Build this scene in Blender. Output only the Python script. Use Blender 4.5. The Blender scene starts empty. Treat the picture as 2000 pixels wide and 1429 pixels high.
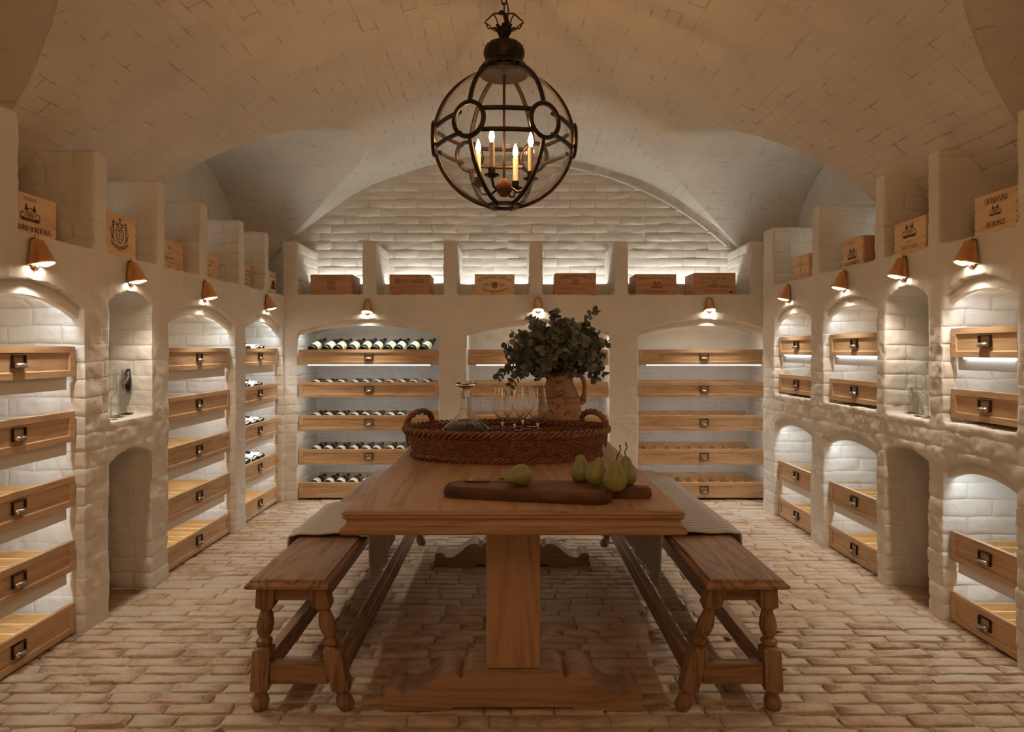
import bpy, bmesh, math, random
import numpy as np
from mathutils import Vector, Matrix
PI = math.pi
rnd = random.Random(7)
S = bpy.context.scene
C = S.collection

# ------------------------------------------------------------------ camera, world, exposure
cam_d = bpy.data.cameras.new('camera')
cam = bpy.data.objects.new('camera', cam_d)
C.objects.link(cam)
cam.location = (0, 0, 1.25)
cam.rotation_euler = (PI / 2, 0, 0)
cam_d.sensor_width = 36.0
cam_d.lens = 36.0 * 1333 / 2000
cam_d.shift_x = 3 / 2000
cam_d.shift_y = -29.5 / 2000
cam_d.clip_start = 0.02
S.camera = cam
W = bpy.data.worlds.new('world')
S.world = W
W.use_nodes = True
W.node_tree.nodes['Background'].inputs[0].default_value = (0.9, 0.75, 0.6, 1)
W.node_tree.nodes['Background'].inputs[1].default_value = 0.0
S.view_settings.view_transform = 'Standard'
S.view_settings.look = 'None'
S.view_settings.gamma = 1.0
S.view_settings.use_curve_mapping = False
S.view_settings.exposure = 0.0
S.cycles.max_bounces = 14
S.cycles.diffuse_bounces = 5
S.cycles.glossy_bounces = 4
S.cycles.transmission_bounces = 12
S.cycles.transparent_max_bounces = 24
S.cycles.caustics_reflective = False
S.cycles.caustics_refractive = False
S.cycles.sample_clamp_indirect = 4.0
S.cycles.blur_glossy = 1.0

WARM = (1.0, 0.50, 0.19)
COOL = (0.86, 0.97, 1.04)
COVE = (0.95, 0.95, 0.90)
E_BULB, E_ARCH, E_DRAWER, E_COVE, E_COVE_SIDE, E_LAMP, E_SPOT, E_LINE = 240, 52, 36, 43, 10, 34, 13.5, 5

# added warm fill light, unseen behind the camera, brightens the near faces
ld = bpy.data.lights.new('rear_fill_light', 'POINT')
ld.energy = 27
ld.color = (1.0, 0.56, 0.26)
ld.shadow_soft_size = 0.25
lo = bpy.data.objects.new('rear_fill_light', ld)
lo.location = (0.0, -0.5, 2.2)
C.objects.link(lo)
# the bulb shared by the copper wall lamps
SPOT = bpy.data.lights.new('wall_lamp_bulb', 'SPOT')
SPOT.energy = E_SPOT; SPOT.color = (1.0, .87, .70); SPOT.spot_size = math.radians(105); SPOT.spot_blend = .8; SPOT.shadow_soft_size = .02

# ------------------------------------------------------------------ helpers
def tag(o, label=None, cat=None, group=None, kind=None):
    if label: o['label'] = label
    if cat: o['category'] = cat
    if group: o['group'] = group
    if kind: o['kind'] = kind
    return o

def link(o, parent=None):
    C.objects.link(o)
    if parent is not None: o.parent = parent
    return o

def empty(name, loc=(0, 0, 0), rz=0.0):
    o = bpy.data.objects.new(name, None)
    o.empty_display_size = 0.05
    o.location = loc
    o.rotation_euler = (0, 0, rz)
    return link(o)

def put(name, me, parent=None, loc=(0, 0, 0), rot=(0, 0, 0), scale=None):
    o = bpy.data.objects.new(name, me)
    o.location = loc
    o.rotation_euler = rot
    if scale is not None: o.scale = scale
    return link(o, parent)

def copy_tree(o, parent=None):
    c = o.copy(); C.objects.link(c)
    c.parent = parent
    for ch in list(o.children): copy_tree(ch, c)
    return c

class MB:
    """collects shapes and builds them as one mesh"""
    def __init__(s): s.v = []; s.f = []
    def add(s, v, f):
        n = len(s.v)
        s.v += [tuple(p) for p in v]
        s.f += [tuple(i + n for i in q) for q in f]
        return s
    def box(s, x0, x1, y0, y1, z0, z1, ch=0.0, rot=None):
        if ch <= 0:
            v = [(x, y, z) for z in (z0, z1) for y in (y0, y1) for x in (x0, x1)]
            f = [(0, 2, 3, 1), (4, 5, 7, 6), (0, 1, 5, 4), (2, 6, 7, 3), (0, 4, 6, 2), (1, 3, 7, 5)]
        else:
            bm = bmesh.new()
            bmesh.ops.create_cube(bm, size=1)
            for q in bm.verts:
                q.co = ((x0 + x1) / 2 + q.co.x * (x1 - x0), (y0 + y1) / 2 + q.co.y * (y1 - y0), (z0 + z1) / 2 + q.co.z * (z1 - z0))
            bmesh.ops.bevel(bm, geom=bm.edges[:], offset=ch, segments=1, affect='EDGES')
            bm.verts.index_update()
            v = [tuple(q.co) for q in bm.verts]
            f = [tuple(q.index for q in t.verts) for t in bm.faces]
            bm.free()
        if rot is not None: v = [tuple(rot @ Vector(p)) for p in v]
        return s.add(v, f)
    def prism(s, poly, a0, a1, axis='y'):
        """poly in the plane across axis; for 'x' (y,z), 'y' (x,z), 'z' (x,y)"""
        n = len(poly)
        def P(p, a):
            return (a, p[0], p[1]) if axis == 'x' else (p[0], a, p[1]) if axis == 'y' else (p[0], p[1], a)
        v = [P(p, a0) for p in poly] + [P(p, a1) for p in poly]
        f = [(i, (i + 1) % n, (i + 1) % n + n, i + n) for i in range(n)]
        f += [tuple(range(n - 1, -1, -1)), tuple(range(n, 2 * n))]
        return s.add(v, f)
    def lathe(s, prof, n=16, c=(0, 0, 0), caps=True, sq=None, a0=0.0, M=None):
        """prof: list of (radius, z); sq: set of indexes whose ring is square"""
        v = []
        for k, (r, z) in enumerate(prof):
            for i in range(n):
                a = a0 + 2 * PI * i / n
                x, y = math.cos(a) * r, math.sin(a) * r
                if sq and k in sq:
                    m = max(abs(math.cos(a)), abs(math.sin(a)))
                    x, y = x / m, y / m
                v.append((x + c[0], y + c[1], z + c[2]))
        f = []
        for k in range(len(prof) - 1):
            for i in range(n):
                j = (i + 1) % n
                f.append((k * n + i, k * n + j, (k + 1) * n + j, (k + 1) * n + i))
        if caps:
            if prof[0][0] > 1e-5: f.append(tuple(range(n - 1, -1, -1)))
            if prof[-1][0] > 1e-5: f.append(tuple(range((len(prof) - 1) * n, len(prof) * n)))
        if M is not None: v = [tuple(M @ Vector(p)) for p in v]
        return s.add(v, f)
    def tube(s, pts, r, n=6, closed=False, caps=True, flat=1.0, up=None):
        pts = [Vector(p) for p in pts]
        m = len(pts)
        rr = r if isinstance(r, (list, tuple)) else [r] * m
        v = []; prev = None
        for i in range(m):
            if closed: t = pts[(i + 1) % m] - pts[i - 1]
            else: t = pts[min(i + 1, m - 1)] - pts[max(i - 1, 0)]
            t.normalize()
            u0 = up if up is not None else (prev if prev is not None else (Vector((0, 0, 1)) if abs(t.z) < 0.9 else Vector((1, 0, 0))))
            a = Vector(u0) - t * t.dot(Vector(u0))
            if a.length < 1e-5: a = t.orthogonal()
            a.normalize(); b = t.cross(a); prev = a
            for k in range(n):
                w = 2 * PI * k / n
                v.append(pts[i] + a * (math.cos(w) * rr[i]) + b * (math.sin(w) * rr[i] * flat))
        f = []
        for i in range(m if closed else m - 1):
            j = (i + 1) % m
            for k in range(n):
                l = (k + 1) % n
                f.append((i * n + k, i * n + l, j * n + l, j * n + k))
        if caps and not closed:
            f += [tuple(range(n - 1, -1, -1)), tuple(range((m - 1) * n, m * n))]
        return s.add(v, f)
    def mesh(s, name, m=None, smooth=False, angle=40):
        me = bpy.data.meshes.new(name)
        me.from_pydata(s.v, [], s.f)
        me.validate()
        if m is not None: me.materials.append(m)
        bm = bmesh.new(); bm.from_mesh(me)
        bmesh.ops.recalc_face_normals(bm, faces=bm.faces)
        bm.to_mesh(me); bm.free()
        if smooth:
            me.polygons.foreach_set('use_smooth', [True] * len(me.polygons))
            me.set_sharp_from_angle(angle=math.radians(angle))
        return me
    def build(s, name, m=None, parent=None, loc=(0, 0, 0), rot=(0, 0, 0), smooth=False, angle=40):
        return put(name, s.mesh(name, m, smooth, angle), parent, loc, rot)

def arc(y0, y1, zs, zc, n=16):
    """segmental arch from (y0,zs) over the crown zc to (y1,zs)"""
    h = (y1 - y0) / 2; r = zc - zs
    R = (h * h + r * r) / (2 * r); cy = (y0 + y1) / 2; cz = zc - R
    A = math.asin(min(1, h / R))
    return [(cy + R * math.sin(-A + 2 * A * i / n), cz + R * math.cos(-A + 2 * A * i / n)) for i in range(n + 1)]

def hash3(ix, iy, iz, seed=0):
    h = (ix.astype(np.uint32) * np.uint32(374761393) + iy.astype(np.uint32) * np.uint32(668265263)
         + iz.astype(np.uint32) * np.uint32(2246822519) + np.uint32(seed * 3266489917 & 0xffffffff))
    h = (h ^ (h >> np.uint32(13))) * np.uint32(1274126177)
    h = h ^ (h >> np.uint32(16))
    return h.astype(np.float64) / 4294967295.0

def vnoise(p, seed=0):
    i = np.floor(p).astype(np.int64); f = p - i
    f = f * f * (3 - 2 * f)
    out = 0
    for dx in (0, 1):
        for dy in (0, 1):
            for dz in (0, 1):
                w = (f[:, 0] if dx else 1 - f[:, 0]) * (f[:, 1] if dy else 1 - f[:, 1]) * (f[:, 2] if dz else 1 - f[:, 2])
                out = out + w * hash3(i[:, 0] + dx, i[:, 1] + dy, i[:, 2] + dz, seed)
    return out * 2 - 1

def brick_height(u, v, bw=0.235, rh=0.08, j=0.012):
    """0 in the joint .. 1 on the brick, plus one random value per brick"""
    row = np.floor(v / rh)
    off = np.where(np.mod(row, 2) == 0, 0.5 * bw, 0.0)
    uu = (u + off) / bw
    col = np.floor(uu)
    du = np.minimum(uu - col, 1 - (uu - col)) * bw
    dv = np.minimum(v / rh - row, 1 - (v / rh - row)) * rh
    d = np.minimum(du, dv)
    t = np.clip(d / j, 0, 1)
    return t * t * (3 - 2 * t), hash3(col.astype(np.int64), row.astype(np.int64), row.astype(np.int64) * 0, 5)

# ------------------------------------------------------------------ materials
def nmat(name):
    m = bpy.data.materials.new(name); m.use_nodes = True
    nt = m.node_tree
    b = nt.nodes['Principled BSDF']
    return m, nt, b

def N(nt, t, **kw):
    n = nt.nodes.new(t)
    for k, v in kw.items():
        if k == 'i':
            for a, x in v.items(): n.inputs[a].default_value = x
        else: setattr(n, k, v)
    return n

def ramp(nt, fac, stops):
    r = nt.nodes.new('ShaderNodeValToRGB')
    el = r.color_ramp.elements
    while len(el) < len(stops): el.new(0.5)
    for e, (p, c) in zip(el, stops):
        e.position = p; e.color = (*c, 1)
    nt.links.new(fac, r.inputs[0])
    return r.outputs[0]

def bump(nt, b, h, strength, dist=0.01, prev=None):
    n = N(nt, 'ShaderNodeBump', i={'Strength': strength, 'Distance': dist})
    nt.links.new(h, n.inputs['Height'])
    if prev is not None: nt.links.new(prev, n.inputs['Normal'])
    nt.links.new(n.outputs[0], b.inputs['Normal'])
    return n.outputs[0]

def plain(name, col, rough=0.5, metal=0.0, **kw):
    m, nt, b = nmat(name)
    b.inputs['Base Color'].default_value = (*col, 1)
    b.inputs['Roughness'].default_value = rough
    b.inputs['Metallic'].default_value = metal
    for k, v in kw.items(): b.inputs[k].default_value = v
    return m

def noisy(name, c0, c1, scale=20, rough=0.6, metal=0.0, bs=0.2, bd=0.004, detail=4, stretch=(1, 1, 1), spec=0.5):
    m, nt, b = nmat(name)
    tc = N(nt, 'ShaderNodeTexCoord'); mp = N(nt, 'ShaderNodeMapping')
    mp.inputs['Scale'].default_value = stretch
    nt.links.new(tc.outputs['Object'], mp.inputs[0])
    n = N(nt, 'ShaderNodeTexNoise', i={'Scale': scale, 'Detail': detail})
    nt.links.new(mp.outputs[0], n.inputs['Vector'])
    nt.links.new(ramp(nt, n.outputs[0], [(0.3, c0), (0.7, c1)]), b.inputs['Base Color'])
    b.inputs['Roughness'].default_value = rough
    b.inputs['Metallic'].default_value = metal
    b.inputs['Specular IOR Level'].default_value = spec
    if bs: bump(nt, b, n.outputs[0], bs, bd)
    return m

def wood(name, c0, c1, c2, axis='x', scale=1.0, rough=0.5, bs=0.12, spec=0.4, ringy=0.6):
    """grain runs along the given object axis"""
    m, nt, b = nmat(name)
    tc = N(nt, 'ShaderNodeTexCoord'); oi = N(nt, 'ShaderNodeObjectInfo')
    off = N(nt, 'ShaderNodeVectorMath', operation='SCALE', i={'Scale': 13.0})
    cb = N(nt, 'ShaderNodeCombineXYZ')
    for k in range(3): nt.links.new(oi.outputs['Random'], cb.inputs[k])
    nt.links.new(cb.outputs[0], off.inputs[0])
    ad = N(nt, 'ShaderNodeVectorMath', operation='ADD')
    nt.links.new(tc.outputs['Object'], ad.inputs[0]); nt.links.new(off.outputs[0], ad.inputs[1])
    mp = N(nt, 'ShaderNodeMapping')
    st = {'x': (0.09, 1, 1), 'y': (1, 0.09, 1), 'z': (1, 1, 0.09)}[axis]
    mp.inputs['Scale'].default_value = tuple(q * scale for q in st)
    nt.links.new(ad.outputs[0], mp.inputs[0])
    big = N(nt, 'ShaderNodeTexNoise', i={'Scale': 9.0, 'Detail': 2.0, 'Distortion': 0.6})
    nt.links.new(mp.outputs[0], big.inputs['Vector'])
    mul = N(nt, 'ShaderNodeMath', operation='MULTIPLY', i={1: 14.0})
    nt.links.new(big.outputs[0], mul.inputs[0])
    fr = N(nt, 'ShaderNodeMath', operation='PINGPONG', i={1: 1.0})
    nt.links.new(mul.outputs[0], fr.inputs[0])
    fine = N(nt, 'ShaderNodeTexNoise', i={'Scale': 150.0, 'Detail': 3.0})
    nt.links.new(mp.outputs[0], fine.inputs['Vector'])
    mx = N(nt, 'ShaderNodeMath', operation='MULTIPLY_ADD', i={1: ringy, 2: 0.0})
    nt.links.new(fr.outputs[0], mx.inputs[0])
    nt.links.new(fine.outputs[0], mx.inputs[2])
    nt.links.new(ramp(nt, mx.outputs[0], [(0.3, c0), (0.7, c1), (1.15 if False else 1.0, c2)]), b.inputs['Base Color'])
    b.inputs['Roughness'].default_value = rough
    b.inputs['Specular IOR Level'].default_value = spec
    bump(nt, b, mx.outputs[0], bs, 0.002)
    return m

def thin_glass(name, tint=(0.97, 0.98, 0.97), ior=3.5, boost=0.6, base=0.04):
    """a pane or shell modelled as one thin sheet: clear face on, mirror-like at grazing angles"""
    m = bpy.data.materials.new(name); m.use_nodes = True
    nt = m.node_tree; nt.nodes.clear()
    out = N(nt, 'ShaderNodeOutputMaterial')
    tr = N(nt, 'ShaderNodeBsdfTransparent', i={0: (*tint, 1)})
    gl = N(nt, 'ShaderNodeBsdfGlossy', i={'Roughness': 0.02})
    lw = N(nt, 'ShaderNodeLayerWeight', i={'Blend': 0.5})
    pw = N(nt, 'ShaderNodeMath', operation='POWER', i={1: ior})
    mu = N(nt, 'ShaderNodeMath', operation='MULTIPLY_ADD', use_clamp=True, i={1: boost, 2: base})
    mx = N(nt, 'ShaderNodeMixShader')
    nt.links.new(lw.outputs['Facing'], pw.inputs[0])
    nt.links.new(pw.outputs[0], mu.inputs[0]); nt.links.new(mu.outputs[0], mx.inputs[0])
    nt.links.new(tr.outputs[0], mx.inputs[1]); nt.links.new(gl.outputs[0], mx.inputs[2])
    nt.links.new(mx.outputs[0], out.inputs[0])
    return m

def glow(name, col, e):
    m = bpy.data.materials.new(name); m.use_nodes = True
    nt = m.node_tree; nt.nodes.clear()
    out = N(nt, 'ShaderNodeOutputMaterial')
    em = N(nt, 'ShaderNodeEmission', i={0: (*col, 1), 1: e})
    nt.links.new(em.outputs[0], out.inputs[0])
    return m

def paint(name, c0, c1, crack=0.0, mortar=0.5):
    """lime-painted brick: attribute buv carries metres along and across the courses"""
    m, nt, b = nmat(name)
    at = N(nt, 'ShaderNodeAttribute', attribute_name='buv')
    geo = N(nt, 'ShaderNodeNewGeometry')
    n1 = N(nt, 'ShaderNodeTexNoise', i={'Scale': 3.0, 'Detail': 5.0})
    n2 = N(nt, 'ShaderNodeTexNoise', i={'Scale': 55.0, 'Detail': 5.0, 'Roughness': 0.65})
    for n in (n1, n2): nt.links.new(geo.outputs['Position'], n.inputs['Vector'])
    br = N(nt, 'ShaderNodeTexBrick', offset=0.5, offset_frequency=2,
           i={'Scale': 1.0, 'Mortar Size': 0.006, 'Mortar Smooth': 0.8, 'Brick Width': 0.235, 'Row Height': 0.08,
              'Color1': (1, 1, 1, 1), 'Color2': (0.8, 0.8, 0.8, 1), 'Mortar': (0, 0, 0, 1)})
    nt.links.new(at.outputs['Vector'], br.inputs['Vector'])
    col = ramp(nt, n1.outputs[0], [(0.3, c0), (0.7, c1)])
    if crack > 0:
        n3 = N(nt, 'ShaderNodeTexNoise', i={'Scale': 9.0, 'Detail': 3.0})
        nt.links.new(geo.outputs['Position'], n3.inputs['Vector'])
        th = N(nt, 'ShaderNodeMapRange', i={1: 0.52, 2: 0.68, 3: 0.0, 4: crack})
        nt.links.new(n3.outputs[0], th.inputs[0])
        mu = N(nt, 'ShaderNodeMath', operation='MULTIPLY')
        nt.links.new(br.outputs['Fac'], mu.inputs[0]); nt.links.new(th.outputs[0], mu.inputs[1])
        mx = N(nt, 'ShaderNodeMix', data_type='RGBA')
        nt.links.new(mu.outputs[0], mx.inputs[0]); nt.links.new(col, mx.inputs[6])
        mx.inputs[7].default_value = (0.16, 0.11, 0.07, 1)
        col = mx.outputs[2]
    nt.links.new(col, b.inputs['Base Color'])
    b.inputs['Roughness'].default_value = 0.62
    b.inputs['Specular IOR Level'].default_value = 0.3
    pr = bump(nt, b, n2.outputs[0], 0.35, 0.006)
    if mortar > 0:
        sx = N(nt, 'ShaderNodeSeparateXYZ'); nt.links.new(at.outputs['Vector'], sx.inputs[0])
        inv = N(nt, 'ShaderNodeMath', operation='MULTIPLY')
        nt.links.new(br.outputs['Fac'], inv.inputs[0]); nt.links.new(sx.outputs['Z'], inv.inputs[1])
        neg = N(nt, 'ShaderNodeMath', operation='MULTIPLY', i={1: -1.0}); nt.links.new(inv.outputs[0], neg.inputs[0])
        bump(nt, b, neg.outputs[0], mortar, 0.006, pr)
    return m

M = {}
M['paint'] = paint('white_limewash', (0.71, 0.68, 0.625), (0.80, 0.77, 0.71), crack=0.12, mortar=0.5)
M['paint_ceiling'] = paint('ceiling_limewash', (0.67, 0.63, 0.565), (0.76, 0.72, 0.65), crack=0.5, mortar=0.45)
M['board'] = plain('white_painted_board', (0.76, 0.73, 0.68), 0.5)
M['oak'] = wood('drawer_oak', (0.42, 0.255, 0.135), (0.56, 0.37, 0.21), (0.62, 0.42, 0.25), 'x', 1.0, 0.45)
M['oak_y'] = wood('slat_oak', (0.55, 0.33, 0.13), (0.70, 0.46, 0.20), (0.76, 0.52, 0.25), 'y', 1.0, 0.5)
M['table'] = wood('table_oak', (0.29, 0.172, 0.10), (0.45, 0.28, 0.168), (0.52, 0.335, 0.205), 'y', 0.8, 0.42, 0.1, 0.4, 0.6)
M['table_x'] = wood('table_oak_x', (0.23, 0.135, 0.078), (0.34, 0.21, 0.128), (0.39, 0.248, 0.155), 'x', 0.8, 0.45)
M['table_z'] = wood('table_oak_z', (0.27, 0.16, 0.092), (0.40, 0.25, 0.155), (0.45, 0.29, 0.185), 'z', 0.8, 0.45)
M['bench'] = wood('bench_oak', (0.09, 0.045, 0.022), (0.25, 0.138, 0.073), (0.33, 0.19, 0.105), 'y', 1.0, 0.42, 0.16, 0.45, 0.75)
M['bench_z'] = wood('bench_oak_z', (0.10, 0.052, 0.027), (0.225, 0.125, 0.066), (0.29, 0.168, 0.092), 'z', 1.0, 0.42, 0.12)
M['bench_x'] = wood('bench_oak_x', (0.10, 0.052, 0.027), (0.225, 0.125, 0.066), (0.29, 0.168, 0.092), 'x', 1.0, 0.42, 0.12)
M['pine'] = wood('crate_pine', (0.64, 0.42, 0.235), (0.78, 0.55, 0.33), (0.82, 0.60, 0.37), 'x', 0.7, 0.6, 0.05, 0.3, 0.5)
M['pine_red'] = wood('crate_pine_red', (0.40, 0.205, 0.11), (0.53, 0.29, 0.165), (0.57, 0.32, 0.185), 'x', 0.7, 0.6, 0.05, 0.3, 0.5)
M['pine_y'] = wood('crate_pine_y', (0.45, 0.265, 0.13), (0.60, 0.38, 0.20), (0.64, 0.42, 0.23), 'y', 0.7, 0.6, 0.05, 0.3, 0.5)
M['ink'] = plain('crate_ink', (0.055, 0.032, 0.02), 0.8)
M['ink_red'] = plain('crate_ink_faded', (0.17, 0.055, 0.03), 0.8)
M['copper'] = noisy('copper_shade', (0.60, 0.30, 0.13), (0.76, 0.42, 0.21), 14, 0.26, 1.0, 0.03, 0.002)
M['brass'] = plain('brass_rim', (0.72, 0.46, 0.20), 0.22, 1.0)
M['darkbrass'] = plain('aged_bronze', (0.10, 0.072, 0.05), 0.36, 0.9)
M['pull'] = plain('pewter_pull', (0.30, 0.25, 0.21), 0.3, 0.9)
M['iron'] = noisy('dark_iron', (0.02, 0.014, 0.011), (0.05, 0.034, 0.026), 40, 0.42, 0.7, 0.15, 0.002)
M['crystal'] = plain('wine_glass_crystal', (0.985, 0.985, 0.98), 0.0, 0.0, **{'Transmission Weight': 1.0, 'IOR': 1.47})
M['cut_crystal'] = plain('decanter_crystal', (0.96, 0.965, 0.96), 0.0, 0.0, **{'Transmission Weight': 1.0, 'IOR': 1.5})
M['pane'] = thin_glass('lantern_pane', (0.975, 0.975, 0.97), 3.0, 0.6, 0.05)
M['wine'] = plain('red_wine', (0.014, 0.003, 0.003), 0.25, **{'Specular IOR Level': 0.08})
M['bottle'] = plain('bottle_glass', (0.010, 0.012, 0.008), 0.08)
M['label_cream'] = plain('cream_label', (0.80, 0.74, 0.48), 0.6)
M['label_white'] = plain('white_label', (0.80, 0.79, 0.76), 0.6)
M['foil'] = plain('bottle_foil', (0.06, 0.012, 0.012), 0.35, 0.4)
M['wick'] = noisy('wicker', (0.12, 0.046, 0.022), (0.34, 0.145, 0.068), 60, 0.5, 0.0, 0.2, 0.002, stretch=(1, 1, 1))
M['board_dark'] = noisy('chopping_board_wood', (0.045, 0.020, 0.010), (0.15, 0.065, 0.032), 9, 0.6, 0.0, 0.5, 0.006, 6, (0.35, 1.4, 1.4))
M['board_top'] = noisy('chopping_board_top', (0.10, 0.038, 0.018), (0.20, 0.085, 0.040), 9, 0.5, 0.0, 0.12, 0.003, 6, (0.25, 1.6, 1.6))
M['pear'] = noisy('pear_skin', (0.20, 0.225, 0.075), (0.30, 0.31, 0.115), 22, 0.42, 0.0, 0.05, 0.002)
M['stalk'] = plain('pear_stalk', (0.035, 0.02, 0.012), 0.7)
M['clay'] = noisy('fired_clay', (0.30, 0.175, 0.11), (0.54, 0.345, 0.225), 11, 0.8, 0.0, 0.2, 0.003, 5)
M['clay_red'] = plain('red_clay_slip', (0.24, 0.075, 0.038), 0.85)
M['leaf'] = noisy('eucalyptus_leaf', (0.10, 0.125, 0.105), (0.19, 0.215, 0.185), 25, 0.55, 0.0, 0.0)
M['stem'] = plain('eucalyptus_stem', (0.075, 0.055, 0.035), 0.7)
M['steel'] = plain('knife_steel', (0.45, 0.42, 0.4), 0.25, 1.0)
M['horn'] = plain('knife_handle_wood', (0.34, 0.20, 0.12), 0.45)
M['candle'] = plain('candle_sleeve', (0.82, 0.74, 0.62), 0.6)
M['bulb'] = glow('flame_bulb', WARM, E_BULB)
M['led_arch'] = glow('led_arch', COOL, E_ARCH)
M['led_drawer'] = glow('led_drawer', COOL, E_DRAWER)
M['led_back'] = glow('led_back', COOL, E_DRAWER * .42)
M['led_line'] = glow('led_line', COOL, E_LINE)
M['led_cove'] = glow('led_cove', COVE, E_COVE)
M['led_cove_side'] = glow('led_cove_side', COVE, E_COVE_SIDE)
M['lamp'] = glow('lamp_lens', (1.0, 0.86, 0.66), E_LAMP)
# ------------------------------------------------------------------ masonry
XL, XR, YB = -1.89, 2.0, 5.70
LEDGE_L, LEDGE_R, LEDGE_B = 1.715, 1.75, 1.72
TOP = 2.165

def masonry(name, mb, voxel, label=None, smooth_above=1.40, mat='paint', amp=1.0, front=None, sink=0.0):
    me = mb.mesh(name + '_solid')
    tmp = bpy.data.objects.new(name + '_solid', me); C.objects.link(tmp)
    md = tmp.modifiers.new('remesh', 'REMESH'); md.mode = 'VOXEL'; md.voxel_size = voxel
    dg = bpy.context.evaluated_depsgraph_get()
    out = bpy.data.meshes.new_from_object(tmp.evaluated_get(dg))
    bpy.data.objects.remove(tmp); bpy.data.meshes.remove(me)
    n = len(out.vertices)
    co = np.empty(n * 3); out.vertices.foreach_get('co', co); co = co.reshape(-1, 3)
    no = np.empty(n * 3); out.vertex_normals.foreach_get('vector', no); no = no.reshape(-1, 3)
    a = np.abs(no)
    ax = a.argmax(1)
    u = np.where(ax == 0, co[:, 1], co[:, 0]); v = np.where(ax == 2, co[:, 1], co[:, 2])
    w1 = vnoise(co * 7.0, 1) * 0.010; w2 = vnoise(co * 9.0, 2) * 0.007
    u = u + w1; v = v + w2
    h, rv = brick_height(u, v)
    msk = np.clip(0.6 + 0.8 * vnoise(co * 3.1, 3), 0.15, 1.0)
    if front is not None:                      # the plastered upper face of the wall
        fr = (ax == front)
        k = np.clip((co[:, 2] - 0.75) / 0.6, 0, 1)
        low = msk * (0.55 * (1 - k) + 0.10 * k)
        msk = np.where(fr, low, msk)
    d = (h - 1) * 0.0065 * msk + (rv - 0.5) * 0.006 * msk + vnoise(co * 5.0, 4) * 0.004 + vnoise(co * 17.0, 6) * 0.0034 + vnoise(co * 40.0, 8) * 0.0022
    co += no * (d * amp)[:, None]
    out.vertices.foreach_set('co', co.astype(np.float32).ravel())
    at = out.attributes.new('buv', 'FLOAT_VECTOR', 'POINT')
    at.data.foreach_set('vector', np.stack([u, v, msk], 1).astype(np.float32).ravel())
    out.materials.clear(); out.materials.append(M[mat])
    out.polygons.foreach_set('use_smooth', [True] * len(out.polygons))
    out.update()
    o = put(name, out)
    o['kind'] = 'structure'
    if label: o['label'] = label
    return o

def wall_box(mb, axis, f0, f1, a0, a1, z0, z1):
    if axis == 'x': mb.box(min(f0, f1), max(f0, f1), a0, a1, z0, z1)
    else: mb.box(a0, a1, min(f0, f1), max(f0, f1), z0, z1)

VO = 0.0095
# -- left wall: (y0, y1) of its openings along the room
L_BAYS = [(2.33, 3.03), (3.78, 4.69), (4.87, 5.66)]
L_NICHE = (3.22, 3.60)
BACKL = -2.42
b = MB()
b.box(-2.56, BACKL, 2.2, 6.3, -0.06, 1.68)
b.box(-2.56, XL, -1.3, 2.33, -0.06, LEDGE_L)
for y0, y1 in ((3.03, 3.22), (3.60, 3.78), (4.69, 4.87), (5.66, 5.80)): b.box(-2.56, XL, y0, y1, -0.06, LEDGE_L)
for y0, y1 in L_BAYS: b.prism(arc(y0 - .02, y1 + .02, 1.43, 1.53) + [(y1 + .02, LEDGE_L), (y0 - .02, LEDGE_L)], -2.56, XL, 'x')
y0, y1 = L_NICHE
b.prism(arc(y0 - .02, y1 + .02, 1.465, 1.545, 10) + [(y1 + .02, LEDGE_L), (y0 - .02, LEDGE_L)], -2.56, XL, 'x')
b.prism(arc(y0 - .02, y1 + .02, .70, .765, 10) + [(y1 + .02, .915), (y0 - .02, .915)], -2.56, XL, 'x')
b.box(-2.62, -2.50, -1.3, 6.35, 1.6, 2.98)
for y0, y1 in ((2.50, 2.63), (3.10, 3.198), (3.65, 3.74), (4.15, 4.262), (4.75, 4.845), (5.25, 5.335)): b.box(-2.56, XL, y0, y1, 1.66, TOP)
b.box(-2.36, -2.33, 3.19, 5.72, 1.68, 1.80)
WL = masonry('wall_left', b, VO, front=0)

# -- right wall
R_BAYS = [(2.70, 3.16), (3.73, 4.36), (4.55, 5.18)]
R_NICHE = (3.27, 3.64)
BACKR = 2.53
b = MB()
b.box(BACKR, 2.68, 2.4, 6.3, -0.06, 1.70)
b.box(XR, 2.68, -1.3, 2.70, -0.06, LEDGE_R)
for y0, y1 in ((3.16, 3.27), (3.64, 3.73), (4.36, 4.55), (5.18, 5.41)): b.box(XR, 2.68, y0, y1, -0.06, LEDGE_R)
for y0, y1 in R_BAYS:
    b.prism(arc(y0 - .02, y1 + .02, 1.485, 1.572) + [(y1 + .02, LEDGE_R), (y0 - .02, LEDGE_R)], XR, 2.68, 'x')
    b.prism(arc(y0 - .02, y1 + .02, .69, .765) + [(y1 + .02, .925), (y0 - .02, .925)], XR, 2.68, 'x')
y0, y1 = R_NICHE
b.prism(arc(y0 - .02, y1 + .02, 1.49, 1.578, 6) + [(y1 + .02, LEDGE_R), (y0 - .02, LEDGE_R)], XR, 2.68, 'x')
b.prism(arc(y0 - .02, y1 + .02, .70, .762, 8) + [(y1 + .02, .92), (y0 - .02, .92)], XR, 2.68, 'x')
b.box(2.60, 2.72, -1.3, 6.35, 1.6, 2.98)
b.box(2.24, 2.68, 5.36, 5.8, -0.06, LEDGE_R)
b.box(2.30, 2.68, 5.36, 6.3, 1.66, TOP)
for y0, y1 in ((2.62, 2.70), (3.19, 3.275), (3.652, 3.75), (4.421, 4.534), (5.197, 5.408)): b.box(XR, 2.68, y0, y1, 1.66, TOP + .03)
b.box(2.43, 2.46, 3.22, 5.25, 1.68, 1.835)
WR = masonry('wall_right', b, VO, front=0)

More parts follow.
